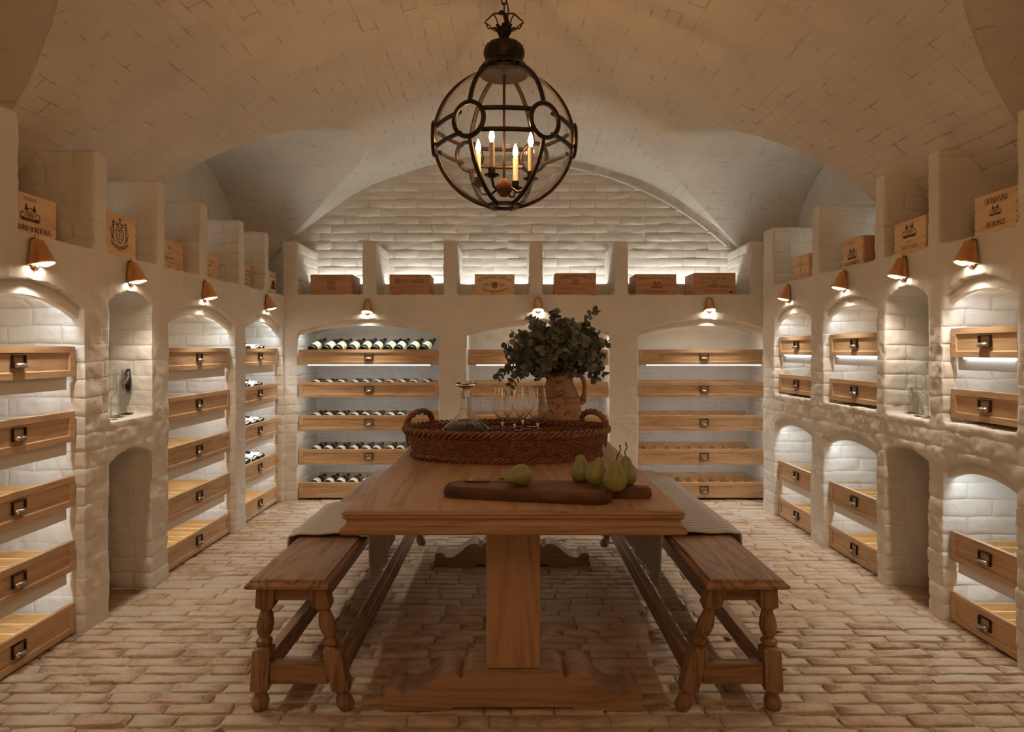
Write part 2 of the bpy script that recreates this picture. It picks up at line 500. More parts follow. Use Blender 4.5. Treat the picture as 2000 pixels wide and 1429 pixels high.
# -- back wall
B_BAYS = [(-1.783, -.599), (-.363, .825), (1.069, 2.19)]
b = MB()
b.box(-2.56, 2.68, 6.28, 6.45, -0.06, 1.68)
for x0, x1 in ((-2.45, -1.783), (-.599, -.363), (.825, 1.069), (2.19, 2.60)): b.box(x0, x1, YB, 6.40, -0.06, LEDGE_B)
for x0, x1 in B_BAYS: b.prism(arc(x0 - .02, x1 + .02, 1.40, 1.512) + [(x1 + .02, LEDGE_B), (x0 - .02, LEDGE_B)], YB, 6.40, 'y')
for x0, x1 in ((-1.905, -1.783), (-1.236, -1.12), (-.56, -.445), (.158, .27), (.868, .983), (2.005, 2.13)): b.box(x0, x1, YB, 6.40, 1.66, TOP)
b.box(-1.80, 2.02, 6.06, 6.10, 1.68, 1.845)
WB = masonry('wall_back', b, VO, front=1)

b = MB(); b.box(-2.6, 2.7, -1.45, -1.3, -0.06, 3.2)
WF = masonry('wall_front', b, 0.06)

# -- vaulted ceiling: a barrel along the room, crossed by two lower vaults on each side
def barrel(x): return 0.06 + math.sqrt(9.0 - x * x)
def crossing(y):
    z = 0.0
    for cy, a in ((5.16, 1.11), (1.24, 1.62)):
        t = (y - cy) / a
        if abs(t) < 1: z = max(z, 2.09 + 0.76 * math.sqrt(1 - t * t))
    return z
def ceiling():
    ys = np.arange(-1.4, 6.42, 0.02)
    n_in, n_out = 210, 46
    P = []; UV = []
    for y in ys:
        zc = crossing(y)
        row = []; ruv = []
        for sgn, xw in ((-1, 2.54), (1, 2.64)):
            crossed = zc > 0.06
            xg = math.sqrt(9.0 - ((zc if crossed else 2.09) - 0.06) ** 2)
            inner = [sgn * xg * (k / (n_in // 2)) for k in range(n_in // 2 + 1)]
            side = [(x, barrel(x), math.asin(x / 3.0) * 3.0, y, 0) for x in inner]
            for k in range(1, n_out + 1):
                x = xg + (xw - xg) * k / n_out
                side.append((sgn * x, zc, sgn * x, y * 1.25, 1) if crossed else (sgn * x, barrel(x), sgn * math.asin(x / 3.0) * 3.0, y, 0))
            row.append(side)
        full = row[0][::-1] + row[1][1:]
        P.append([(f[0], y, f[1]) for f in full]); UV.append([(f[3], f[2], f[4]) for f in full])
    P = np.array(P); UV = np.array(UV)
    r, c, _ = P.shape
    co = P.reshape(-1, 3).copy(); uv = UV.reshape(-1, 3)
    nr = np.where(uv[:, 2:3] == 0, np.stack([co[:, 0], co[:, 0] * 0, co[:, 2] - .06], 1) / 3.0, np.array([[0, 0, 1.0]]))
    u = uv[:, 0] + vnoise(co * 6.0, 1) * 0.012; v = uv[:, 1] + vnoise(co * 8.0, 2) * 0.009
    u, v = np.where(uv[:, 2] == 0, u, uv[:, 1] + vnoise(co * 6.0, 1) * .012), np.where(uv[:, 2] == 0, v, uv[:, 0] + vnoise(co * 8.0, 2) * .009)
    h, rv = brick_height(u, v)
    msk = np.clip(0.25 + 0.9 * vnoise(co * 2.3, 3), 0.0, 0.8)
    d = (h - 1) * 0.006 * msk + (rv - .5) * 0.004 * msk + vnoise(co * 2.2, 4) * 0.010 + vnoise(co * 9.0, 6) * 0.004 + vnoise(co * 26.0, 9) * 0.0022
    co -= nr * d[:, None]
    idx = np.arange(r * c).reshape(r, c)
    q = np.stack([idx[:-1, :-1], idx[1:, :-1], idx[1:, 1:], idx[:-1, 1:]], -1).reshape(-1, 4)
    me = bpy.data.meshes.new('ceiling')
    me.from_pydata(co.tolist(), [], q.tolist())
    at = me.attributes.new('buv', 'FLOAT_VECTOR', 'POINT')
    at.data.foreach_set('vector', np.stack([u, v, msk], 1).astype(np.float32).ravel())
    me.materials.append(M['paint_ceiling'])
    me.polygons.foreach_set('use_smooth', [True] * len(me.polygons))
    me.set_sharp_from_angle(angle=math.radians(28))
    o = put('ceiling', me); o['kind'] = 'structure'
    return o
CE = ceiling()

# -- painted bricks laid one by one: the back lunette and the backs of the bays
def block(r, n_mid, w, h, chx, chy, j):
    """outline of a worn rectangular brick: eight chamfered corner points and a point on each long side"""
    x, y = w / 2, h / 2
    o = [(-x + chx, -y), (0, -y), (x - chx, -y), (x, -y + chy), (x, y - chy), (x - chx, y), (0, y), (-x + chx, y), (-x, y - chy), (-x, -y + chy)]
    return [(a + r.uniform(-j, j), b_ + r.uniform(-j, j)) for a, b_ in o]
def painted_brick_mesh(k, w, h, d=0.03):
    r = random.Random(k)
    o = block(r, 1, w, h, .012, .010, .0015); n = len(o)
    v = [(x, .012, z) for x, z in o]
    i1 = [(x * .992, z * .965) for x, z in o]
    v += [(x, -.003 + r.uniform(-.0015, .0015), z) for x, z in i1]
    v += [(x * .955 + r.uniform(-.004, .004), -.0065 + r.uniform(-.003, .003), z * .80 + r.uniform(-.003, .003)) for x, z in i1]
    v.append((r.uniform(-.03, .03), -.008 + r.uniform(-.002, .002), 0))
    f = [(i + a * n, (i + 1) % n + a * n, (i + 1) % n + (a + 1) * n, i + (a + 1) * n) for a in (0, 1) for i in range(n)]
    f += [(2 * n + i, 2 * n + (i + 1) % n, 3 * n) for i in range(n)]
    return MB().add(v, f).mesh('brick', M['brick_paint'], True, 60)
M['brick_paint'] = paint('brick_limewash', (0.70, 0.665, 0.605), (0.80, 0.765, 0.705), mortar=0.0)
BW, BH = 0.232, 0.077
PB = [painted_brick_mesh(k, BW, BH) for k in range(8)]
def lay(parent, axis, f, a0, a1, z0, z1, keep, flip=1):
    r = random.Random(int(a0 * 100))
    z = z0; row = 0
    while z + BH < z1:
        a = a0 + (0 if row % 2 else -BW / 2)
        while a < a1:
            lo_, hi_ = max(a, a0), min(a + BW, a1)
            if hi_ - lo_ > 0.05 and keep((lo_ + hi_) / 2, z + BH / 2, hi_ - lo_):
                s = (hi_ - lo_) / BW * r.uniform(.985, 1.005)
                c = (lo_ + hi_) / 2; j = r.uniform(-.003, .004)
                if axis == 'y': put('brick', PB[r.randrange(8)], parent, (c, f + j, z + BH / 2), (r.uniform(-.03, .03), r.uniform(-.012, .012), r.uniform(-.015, .015)), (s, 1, r.uniform(.97, 1.01)))
                else: put('brick', PB[r.randrange(8)], parent, (f + j * flip, c, z + BH / 2), (0, r.uniform(-.02, .02), flip * PI / 2 + r.uniform(-.015, .015)), (s, 1, r.uniform(.97, 1.01)))
            a += BW
        z += BH; row += 1
# lunette above the shelf of crates
b = MB(); b.box(-2.56, 2.66, 6.311, 6.45, 1.6, 3.15)
me = b.mesh('lunette_backing', M['paint'])
LB = put('mortar_backing', me, WB)
lay(WB, 'y', 6.313, -2.12, 2.2, 1.80, 3.12, lambda x, z, w: z < barrel(min(2.9, abs(x) + w * .3)) - .005)
# backs of the side bays
for y0, y1 in L_BAYS: lay(WL, 'x', BACKL - .004, y0 - .02, y1 + .02, 0.02, 1.56, lambda y, z, w: True, 1)
for y0, y1 in R_BAYS:
    lay(WR, 'x', BACKR + .004, y0 - .02, y1 + .02, 0.02, .78, lambda y, z, w: True, -1)
    lay(WR, 'x', BACKR + .004, y0 - .02, y1 + .02, .93, 1.60, lambda y, z, w: True, -1)

# -- arched lintel boards with the light strip hidden behind each
def lintel(parent, axis, face, a0, a1, zs, zc, thick, inward, h=0.16):
    """face: plane of the board's front; inward: +1/-1 direction into the wall"""
    lo_ = arc(a0 - .015, a1 + .015, zs, zc, 20)
    poly = lo_ + [(p[0], p[1] + h) for p in reversed(lo_)]
    mb = MB(); mb.prism(poly, face, face + inward * thick, axis)
    o = mb.build('arch_lintel', M['paint'], parent, smooth=True, angle=30)
    off = face + inward * (thick + .004)
    w = .016
    v = []; f = []
    for i, (a, z) in enumerate(arc(a0 + .05, a1 - .05, zs + .050, zc + .040, 12)):
        for k in (0, 1):
            q = off + inward * w * k
            v.append((q, a, z - .003 * k) if axis == 'x' else (a, q, z - .003 * k))
        if i: f.append((2 * i - 2, 2 * i - 1, 2 * i + 1, 2 * i))
    MB().add(v, f).build('led_strip', M['led_arch'], o)
    return o
for y0, y1 in L_BAYS: lintel(WL, 'x', XL - .03, y0, y1, 1.385, 1.475, .03, -1)
for y0, y1 in R_BAYS:
    lintel(WR, 'x', XR + .03, y0, y1, 1.465, 1.52, .03, 1)
    lintel(WR, 'x', XR + .03, y0, y1, .655, .714, .03, 1)
for x0, x1 in B_BAYS: lintel(WB, 'y', YB + .03, x0, x1, 1.375, 1.462, .03, 1)

# -- cove lights behind the upstands of the crate shelves
def cove(parent, x0, x1, y0, y1, z, mat):
    MB().box(x0, x1, y0, y1, z, z + .012).build('led_strip', M[mat], parent)
for x0, x1 in ((-1.77, -1.24), (-1.11, -.565), (-.44, .15), (.275, .86), (.99, 2.0)): cove(WB, x0, x1, 6.17, 6.185, 1.775, 'led_cove')
for y0, y1 in ((3.22, 3.63), (3.76, 4.13), (4.28, 4.73), (4.86, 5.23)): cove(WL, -2.42, -2.405, y0, y1, 1.755, 'led_cove_side')
for y0, y1 in ((3.29, 3.63), (3.77, 4.40), (4.55, 5.18)): cove(WR, 2.52, 2.535, y0, y1, 1.79, 'led_cove_side')

# -- floor: worn bricks on edge, laid in courses across the room, in sandy joints
def floor():
    n1, n2 = 190, 300
    xs = np.linspace(-2.6, 2.7, n1); ys = np.linspace(-1.4, 6.4, n2)
    X, Y = np.meshgrid(xs, ys)
    co = np.stack([X.ravel(), Y.ravel(), X.ravel() * 0], 1)
    co[:, 2] = -0.0095 + vnoise(co * 9, 3) * .004 + vnoise(co * 30, 5) * .003
    idx = np.arange(n1 * n2).reshape(n2, n1)
    q = np.stack([idx[:-1, :-1], idx[:-1, 1:], idx[1:, 1:], idx[1:, :-1]], -1).reshape(-1, 4)
    me = bpy.data.meshes.new('floor'); me.from_pydata(co.tolist(), [], q.tolist())
    me.polygons.foreach_set('use_smooth', [True] * len(me.polygons))
    me.materials.append(M['sand'])
    o = put('floor', me); o['kind'] = 'structure'
    return o
def floor_mat(name, stops, bs, rough=0.85, island=False):
    m, nt, b = nmat(name)
    geo = N(nt, 'ShaderNodeNewGeometry'); oi = N(nt, 'ShaderNodeObjectInfo')
    n1 = N(nt, 'ShaderNodeTexNoise', i={'Scale': 11.0, 'Detail': 7.0, 'Roughness': 0.7})
    n2 = N(nt, 'ShaderNodeTexNoise', i={'Scale': 70.0, 'Detail': 6.0, 'Roughness': 0.7})
    for n in (n1, n2): nt.links.new(geo.outputs['Position'], n.inputs['Vector'])
    mx = N(nt, 'ShaderNodeMath', operation='MULTIPLY_ADD', i={1: 0.30})
    nt.links.new(geo.outputs['Random Per Island'] if island else oi.outputs['Random'], mx.inputs[0])
    ms = N(nt, 'ShaderNodeMath', operation='MULTIPLY', i={1: 0.8})
    nt.links.new(n1.outputs[0], ms.inputs[0]); nt.links.new(ms.outputs[0], mx.inputs[2])
    mo = N(nt, 'ShaderNodeMath', operation='MULTIPLY_ADD', i={1: 0.25})
    nt.links.new(n2.outputs[0], mo.inputs[0]); nt.links.new(mx.outputs[0], mo.inputs[2])
    nt.links.new(ramp(nt, mo.outputs[0], stops), b.inputs['Base Color'])
    b.inputs['Roughness'].default_value = rough
    b.inputs['Specular IOR Level'].default_value = 0.25
    n3 = N(nt, 'ShaderNodeTexNoise', i={'Scale': 28.0, 'Detail': 4.0, 'Roughness': 0.6}); nt.links.new(geo.outputs['Position'], n3.inputs['Vector'])
    p1 = bump(nt, b, n3.outputs[0], .5, 0.02)
    bump(nt, b, n2.outputs[0], bs, 0.012, p1)
    return m
BRK = [(0.36, (0.29, 0.175, 0.11)), (0.50, (0.50, 0.37, 0.265)), (0.66, (0.64, 0.50, 0.375)), (0.80, (0.57, 0.50, 0.425)), (0.90, (0.68, 0.555, 0.43)), (0.97, (0.49, 0.245, 0.15))]
M['sand'] = floor_mat('sandy_joint', [(0.4, (0.27, 0.165, 0.10)), (0.7, (0.47, 0.32, 0.21))], 0.6)
M['paver'] = floor_mat('worn_brick', BRK, 0.6)
M['paver_far'] = floor_mat('worn_brick_far', BRK, 0.6, island=True)
FL = floor()
def paver_shape(k):
    r = random.Random(k * 31 + 5)
    o = block(r, 1, 1.0, 1.0, .05, .13, .022); n = len(o)
    v = [(x, y, -.03) for x, y in o]
    v += [(x * .992, y * .97, -.0055 + r.uniform(-.0015, .0015)) for x, y in o]
    v += [(x * .955 + r.uniform(-.012, .012), y * .80 + r.uniform(-.04, .04), .0005 + r.uniform(-.003, .0028)) for x, y in o]
    v.append((r.uniform(-.15, .15), r.uniform(-.1, .1), .0005 + r.uniform(-.002, .0015)))
    f = [(i + a * n, (i + 1) % n + a * n, (i + 1) % n + (a + 1) * n, i + (a + 1) * n) for a in (0, 1) for i in range(n)]
    f += [(2 * n + i, 2 * n + (i + 1) % n, 3 * n) for i in range(n)]
    return v, f
def pave():
    r = random.Random(11)
    shapes = [paver_shape(k) for k in range(24)]
    meshes = []
    for k, (v, f) in enumerate(shapes):
        meshes.append(MB().add(v, f).mesh('brick', M['paver'], True, 60))
    rest = MB()
    y = 2.13; n = 0
    rows = []
    while y < 5.72:
        rows.append(y); y += r.uniform(.066, .080)
    rows = list(zip(rows, rows[1:] + [5.78]))
    y = 2.13; near = []
    while y > -1.3:
        h = r.uniform(.066, .080); near.append((y - h, y)); y -= h
    cand = []
    for (ya, yb) in rows + near:
        x = -1.93 + r.uniform(-.2, 0)
        while x < 2.03:
            L = r.uniform(.15, .25) if r.random() > .12 else r.uniform(.09, .13)
            cand.append((x, x + L, ya, yb)); x += L
    vis = []
    for c in cand:
        cx, cy = (c[0] + c[1]) / 2, (c[2] + c[3]) / 2
        if cy < .5: continue
        px = 997 + 1333 * cx / cy; py = 685 + 1333 * 1.25 / cy
        if not (-60 < px < 2060 and py < 1460): continue
        if abs(cx) < .45 and 2.35 < cy < 2.53: continue
        vis.append((cy, c))
    vis.sort(key=lambda t: t[0])
    chosen = set(id(c) for _, c in vis[:300])
    for c in cand:
        cx, cy = (c[0] + c[1]) / 2, (c[2] + c[3]) / 2
        w, h = (c[1] - c[0]) - .006, (c[3] - c[2]) - .004 + r.uniform(-.003, .002)
        rot = (r.uniform(-.045, .045), r.uniform(-.018, .018), r.uniform(-.025, .025))
        dz = r.uniform(-.006, .001)
        k = r.randrange(24)
        if id(c) in chosen:
            put('brick', meshes[k], FL, (cx, cy, dz), rot, (w, h, 1))
        else:
            mt = Matrix.Translation((cx, cy, dz)) @ Matrix.Rotation(rot[2], 4, 'Z') @ Matrix.Rotation(rot[1], 4, 'Y') @ Matrix.Rotation(rot[0], 4, 'X') @ Matrix.Diagonal((w, h, 1, 1))
            v, f = shapes[k]
            rest.add([mt @ Vector(p) for p in v], f)
    o = rest.build('brick_paving', M['paver_far'], FL, smooth=True, angle=60)
    o['kind'] = 'stuff'
pave()

# -- white conduit following the lunette, and the pipes at the back of the right-hand bays
pp = []
for i in range(33):
    a = -0.02 + (0.765) * i / 32
    pp.append(((2.93) * math.sin(a), 6.27, .06 + 2.93 * math.cos(a)))
cd = MB().tube(pp, .012, 6).build('conduit', M['board'], None, smooth=True)
tag(cd, 'thin white conduit pipe following the arch over the back wall', 'pipe')
for i in (6, 12, 18, 24, 29):
    p = Vector(pp[i]); MB().box(p.x - .018, p.x + .018, 6.255, 6.30, p.z - .018, p.z + .018, .004).build('pipe_clip', M['board'], cd)
for k, (y0, y1) in enumerate(R_BAYS):
    nm = ('nearest', 'middle', 'farthest')[k]
    o = MB().tube([(2.46, y0 + .02, 1.50), (2.46, y1 - .02, 1.50)], .016, 10).build('service_pipe', M['board'], None, smooth=True)
    tag(o, 'white pipe under the arch of the ' + nm + ' upper right bay, above its drawers', 'pipe', 'pipes in the right wall bays')
    for y in (y0 + .1, y1 - .1):
        MB().tube([(2.46, y - .008, 1.50), (2.46, y + .008, 1.50)], .021, 10).box(2.455, 2.525, y - .006, y + .006, 1.462, 1.482).build('bracket', M['board'], o)
# ------------------------------------------------------------------ wine drawers
_dm = {}
def drawer_meshes(w, h, dep):
    key = (round(w, 3), round(h, 3), round(dep, 3))
    if key in _dm: return _dm[key]
    t = .022; rail = .026; stile = .032; rec = .007
    x0, x1 = -w / 2, w / 2
    mb = MB()
    O = [(x0, 0), (x1, 0), (x1, h), (x0, h)]
    I = [(x0 + stile, rail), (x1 - stile, rail), (x1 - stile, h - rail), (x0 + stile, h - rail)]
    J = [(x0 + stile + .004, rail + .004), (x1 - stile - .004, rail + .004), (x1 - stile - .004, h - rail - .004), (x0 + stile + .004, h - rail - .004)]
    v = [(x, 0, z) for x, z in O] + [(x, 0, z) for x, z in I] + [(x, rec, z) for x, z in J] + [(x, t, z) for x, z in O]
    f = [(i, (i + 1) % 4, 4 + (i + 1) % 4, 4 + i) for i in range(4)]
    f += [(4 + i, 4 + (i + 1) % 4, 8 + (i + 1) % 4, 8 + i) for i in range(4)] + [(8, 9, 10, 11)]
    f += [(i, 12 + i, 12 + (i + 1) % 4, (i + 1) % 4) for i in range(4)] + [(15, 14, 13, 12)]
    front = mb.add(v, f).mesh('front', M['oak'])
    hs = h * .62
    side = MB().box(-.006, .006, t, dep, .012, hs + .012, .001).mesh('side_board', M['oak_y'])
    back = MB().box(x0 + .03, x1 - .03, dep - .014, dep, .012, h - .004, .001).mesh('back_board', M['oak'])
    bottom = MB().box(x0 + .03, x1 - .03, t, dep - .012, .014, .024).mesh('bottom_board', M['oak_y'])
    slat = MB().prism([(-.010, .024), (.010, .024), (.006, h - .040), (-.006, h - .040)], t, dep - .014, 'y').mesh('slat', M['oak_y'])
    # card frame and cup pull
    fw, fh = .037, .026
    mb = MB()
    for a in ((-fw, fw, fh - .005, fh), (-fw, fw, -fh, -fh + .005), (-fw, -fw + .005, -fh, fh), (fw - .005, fw, -fh, fh)):
        mb.box(a[0], a[1], -.004, rec, a[2], a[3], .001)
    frame = mb.mesh('card_frame', M['darkbrass'])
    mb = MB(); n = 9; v = []; f = []
    for j in range(5):
        e = j / 4 * PI / 2
        for i in range(n):
            a = PI * i / (n - 1)
            v.append((math.cos(a) * .031 * (.55 + .45 * math.cos(e)), -.004 - math.sin(a) * .024 * math.cos(e), -fh + .002 + .019 * math.sin(e)))
    for j in range(4):
        for i in range(n - 1): f.append((j * n + i, j * n + i + 1, (j + 1) * n + i + 1, (j + 1) * n + i))
    pull = mb.add(v, f).mesh('cup_pull', M['pull'], True, 80)
    led = MB().box(x0 + .06, x1 - .06, .044, .054, .002, 0.013).mesh('led_strip', M['led_drawer'])
    line_ = MB().box(x0 + .07, x1 - .07, .012, .020, -.008, 0.0).mesh('led_strip', M['led_line'])
    runner = MB().box(x0 + .012, x1 - .018, .026, .036, -.058, .012, .001).mesh('runner_board', M['board'])
    scr = MB()
    for sx in (x0 + .05, 0, x1 - .05): scr.lathe([(.004, 0), (.004, .002)], 8, (0, 0, 0), M=Matrix.Translation((sx, .0497, -.03)) @ Matrix.Rotation(PI / 2, 4, 'X'))
    _dm[key] = dict(front=front, side=side, back=back, bottom=bottom, slat=slat, frame=frame, pull=pull, led=led, line=line_, runner=runner)
    return _dm[key]

def drawer(rack, z, w, h, dep, led, runner, dim=False):
    """one drawer of a rack; everything in the rack's own axes"""
    d = drawer_meshes(w, h, dep)
    t = bpy.data.objects.new('drawer', None); t.empty_display_size = .05; t.location = (0, 0, z); link(t, rack)
    put('front', d['front'], t)
    for s in (-1, 1): put('side_board', d['side'], t, (s * (w / 2 - .036), 0, 0))
    put('back_board', d['back'], t); put('bottom_board', d['bottom'], t)
    n = max(4, round((w - .07) / .10))
    for i in range(1, n): put('slat', d['slat'], t, (-w / 2 + .036 + (w - .072) * i / n, 0, 0))
    put('card_frame', d['frame'], t, (0, 0, h * .5 + .006))['label'] = 'dark metal card frame'
    put('cup_pull', d['pull'], t, (0, 0, h * .5 + .006))['label'] = 'pewter cup pull'
    if led:
        q = put('led_strip', d['led'], t)
        if dim: q.material_slots[0].link = 'OBJECT'; q.material_slots[0].material = M['led_back']
    if led == 2: put('led_strip', d['line'], t)
    if runner: put('runner_board', d['runner'], rack, (0, 0, z))['label'] = 'white painted runner board'
def rack(loc, rz, w, zs, hs, dep, leds, runners, label, group):
    t = empty('wine_rack', loc, rz); tag(t, label, 'wine rack', group)
    for z, h, l, r_ in zip(zs, hs, leds, runners): drawer(t, z, w, h, dep, l, r_, len(zs) == 5 and dep > .5)
ZL = (1.137, .852, .567, .282, .010)
for k, (y0, y1) in enumerate(L_BAYS):
    rack((XL - .035, (y0 + y1) / 2 - .004, 0), PI / 2, y1 - y0 - .016, ZL, (.132, .132, .132, .132, .128), .46, (1, 1, 1, 1, 0), (1, 1, 1, 1, 0),
         ('nearest oak wine rack in the left wall, five drawers left of the glass niche', 'second oak wine rack in the left wall, five empty drawers beyond the glass niche', 'left wall corner wine rack with bottles in its four upper drawers')[k], 'oak racks in the left wall')
ZR = (1.221, .943, .288, .008)
for k, (y0, y1) in enumerate(R_BAYS):
    nm = ('nearest', 'middle', 'farthest')[k]
    for lo_, zz in ((0, ZR[:2]), (1, ZR[2:])):
        rack((XR + .035, (y0 + y1) / 2 + .002, 0), -PI / 2, y1 - y0 - .016, zz, (.132, .132 if not lo_ else .128), .46, (1 if lo_ else 2, 0), (1, 0),
             'oak rack of two drawers in the ' + nm + (' lower' if lo_ else ' upper') + ' arched bay of the right wall', 'oak racks in the right wall')
ZB = (1.134, .860, .580, .295, .016)
for k, (x0, x1) in enumerate(B_BAYS):
    rack(((x0 + x1) / 2, YB + .035, 0), 0, x1 - x0 - .012, ZB, (.128,) * 5, .52, (2, 1, 1, 1, 0), (0,) * 5,
         ('wide oak wine rack full of bottles in the back wall', 'wide oak wine rack in the back wall behind the jug and leaves', 'wide empty oak wine rack in the back wall right of the table')[k], 'wide oak racks in the back wall')

# ------------------------------------------------------------------ bottles: axis +Y from the base, lying in a drawer
def bottle_meshes():
    def along(prof, m, name, n=16):
        return MB().lathe(prof, n, M=Matrix.Rotation(-PI / 2, 4, 'X')).mesh(name, m, True, 50)
    body = along([(.0, .006), (.022, .002), (.034, .0), (.0375, .006), (.0378, .19), (.034, .212), (.020, .236), (.0145, .252), (.0140, .30), (.0155, .302), (.0155, .308), (.0, .308)], M['bottle'], 'body')
    foil = along([(.0152, .262), (.0150, .300), (.0165, .302), (.0165, .310), (0, .311)], M['foil'], 'foil', 12)
    def lab(m, y0, y1): 
        return MB().lathe([(.0385, y0), (.0385, y1)], 16, caps=False, M=Matrix.Rotation(-PI / 2, 4, 'X')).mesh('paper_label', m, True, 60)
    def lab2(): 
        mb = MB(); v = []; f = []
        for i in range(7):
            a = PI * .28 + PI * .44 * i / 6
            for y in (.075, .082): v.append((math.cos(a) * .0387, y, math.sin(a) * .0387))
            if i: f.append((2 * i - 2, 2 * i - 1, 2 * i + 1, 2 * i))
        return mb.add(v, f).mesh('printed_line', M['ink'])
    return body, foil, {'cream': lab(M['label_cream'], .045, .135), 'white': lab(M['label_white'], .028, .10)}, lab2()
BT = bottle_meshes()
def bottle(loc, rz, tilt, kind, label, group, roll=0.0):
    t = empty('wine_bottle', loc)
    t.rotation_euler = (tilt, roll, rz)
    tag(t, label, 'bottle', group)
    put('body', BT[0], t); put('foil', BT[1], t)
    l = put('paper_label', BT[2][kind], t); l['label'] = kind + ' paper label'
    put('printed_line', BT[3], l)
    return t
OR = ('first', 'second', 'third', 'fourth', 'fifth', 'sixth', 'seventh', 'eighth', 'ninth', 'tenth')
B1X = [614, 639, 663, 688, 712, 734, 759, 781, 806, 829]
for row in range(5):
    z = ZB[row] + (.122 if row == 0 else .096)
    for i, px in enumerate(B1X):
        if row == 3 and i > 8: continue
        if row == 4 and i > 5: continue
        x = (px - 997) * 5.82 / 1333 + rnd.uniform(-.006, .006)
        kind = 'cream' if row == 0 else 'white'
        tl = .30 if row == 0 else .10
        bottle((x + (.0 if row else -.012), YB + .085 + rnd.uniform(-.004, .006), z + (.0 if row else .002)), (-.20 if row == 0 else -.03) + rnd.uniform(-.05, .05), tl, kind,
               OR[i] + ' dark ' + kind + '-labelled bottle from left, ' + ('topmost', 'second', 'third', 'fourth', 'lowest')[row] + ' drawer of back left bay',
               'bottles in the back left bay', rnd.uniform(-.25, .25))
y0, y1 = L_BAYS[2]
for row in range(4):
    z = ZL[row] + (.110 if row else .118)
    for i in range(5):
        y = y0 + .11 + i * .125 + rnd.uniform(-.01, .01)
        bottle((XL - .10 + rnd.uniform(-.02, .02), y, z), PI / 2 + rnd.uniform(-.05, .05), .10 + rnd.uniform(0, .06), 'white',
               OR[i] + ' dark white-labelled bottle in the ' + ('topmost', 'second', 'third', 'fourth')[row] + ' drawer of left corner bay',
               'bottles in the left corner bay', rnd.uniform(-.5, .5))

# ------------------------------------------------------------------ wall lamps
def lamp_meshes():
    # local: wall at y=0, lamp towards -y; half-cone shade, flat towards the wall
    mb = MB(); n = 10
    top = []; bot = []
    for i in range(n + 1):
        a = PI + PI * i / n
        top.append((math.cos(a) * .034, -.012 + math.sin(a) * .030, .150)); bot.append((math.cos(a) * .058, -.012 + math.sin(a) * .088, .026 - .26 * math.sin(a) * .088))
    v = top + bot
    f = [(i, i + 1, n + 2 + i, n + 1 + i) for i in range(n)]
    f += [tuple(range(n + 1)), (0, n + 1, 2 * n + 1, n)]
    shade = mb.add(v, f).mesh('lamp_shade', M['copper'], True, 35)
    rim = MB().tube([(p[0] * 1.02, p[1] * 1.02, p[2]) for p in bot], .005, 6).mesh('rim', M['brass'], True)
    v = [(p[0] * .90, -.012 + (p[1] + .012) * .90, p[2] + .001) for p in bot] 
    lens = MB().add(v, [tuple(range(len(v)))]).mesh('lens', M['lamp'])
    plate = MB().box(-.026, .026, -.012, 0.0, .012, .158, .003).mesh('wall_plate', M['darkbrass'])
    knob = MB().lathe([(.0, .176), (.007, .174), (.009, .166), (.009, .155), (.006, .150)], 10, (0, -.012, 0)).mesh('top_knob', M['copper'], True)
    hook = MB().tube([(0, -.010, .034), (0, -.018, .018), (0, -.014, .004), (0, -.004, .002)], .0055, 8).lathe([(.0, -.008), (.008, -.004), (.008, .004), (0, .008)], 8, (0, -.010, .006)).mesh('bracket', M['copper'], True)
    return dict(lamp_shade=shade, rim=rim, lens=lens, wall_plate=plate, top_knob=knob, bracket=hook)
LM = lamp_meshes()
def wall_lamp(loc, rz, label):
    t = empty('wall_lamp', loc, rz); t.scale = (.82, .82, .82)
    tag(t, label, 'lamp', 'copper wall lamps')
    for k, me in LM.items(): put(k, me, t)
    q = bpy.data.objects.new('bulb', SPOT); q.location = (0, -.055, .022); q.rotation_euler = (-.10, 0, 0); link(q, t)
def on_left(px, py): d = 1333 * XL / (px - 997); return (XL, d, 1.25 + (685 - py) * d / 1333)
def on_right(px, py): d = 1333 * XR / (px - 997); return (XR, d, 1.25 + (685 - py) * d / 1333)
def on_back(px, py): return ((px - 997) * YB / 1333, YB, 1.25 + (685 - py) * YB / 1333)
for k, (px, py) in enumerate(((66, 529), (254, 561), (399, 591), (520, 610))):
    wall_lamp(on_left(px, py), PI / 2, 'copper wall lamp ' + ('above the nearest left arched bay', 'above the left glass niche', 'above the second left arched bay', 'above the left corner bay of bottles')[k])
for k, (px, py) in enumerate(((1901, 526), (1766, 551), (1651, 572), (1541, 592))):
    wall_lamp(on_right(px, py), -PI / 2, 'copper wall lamp ' + ('above the nearest right arched bay', 'above the right glass niche', 'above the middle right arched bay', 'above the farthest right arched bay')[k])
for k, (px, py) in enumerate(((718, 616), (1051, 612), (1385, 612))):
    wall_lamp(on_back(px, py), 0, 'copper wall lamp ' + ('above the back left bay of bottles', 'on the back wall behind the eucalyptus leaves', 'above the back right bay of empty drawers')[k])

# two copper lamps added out of view, to brighten the near floor
wall_lamp((XL, 1.95, 1.55), PI / 2, 'added unseen copper fill lamp on the blank near stretch of left wall, before the first bay')
wall_lamp((XR, 2.10, 1.58), -PI / 2, 'added unseen copper fill lamp on the blank near stretch of right wall, before the first bay')

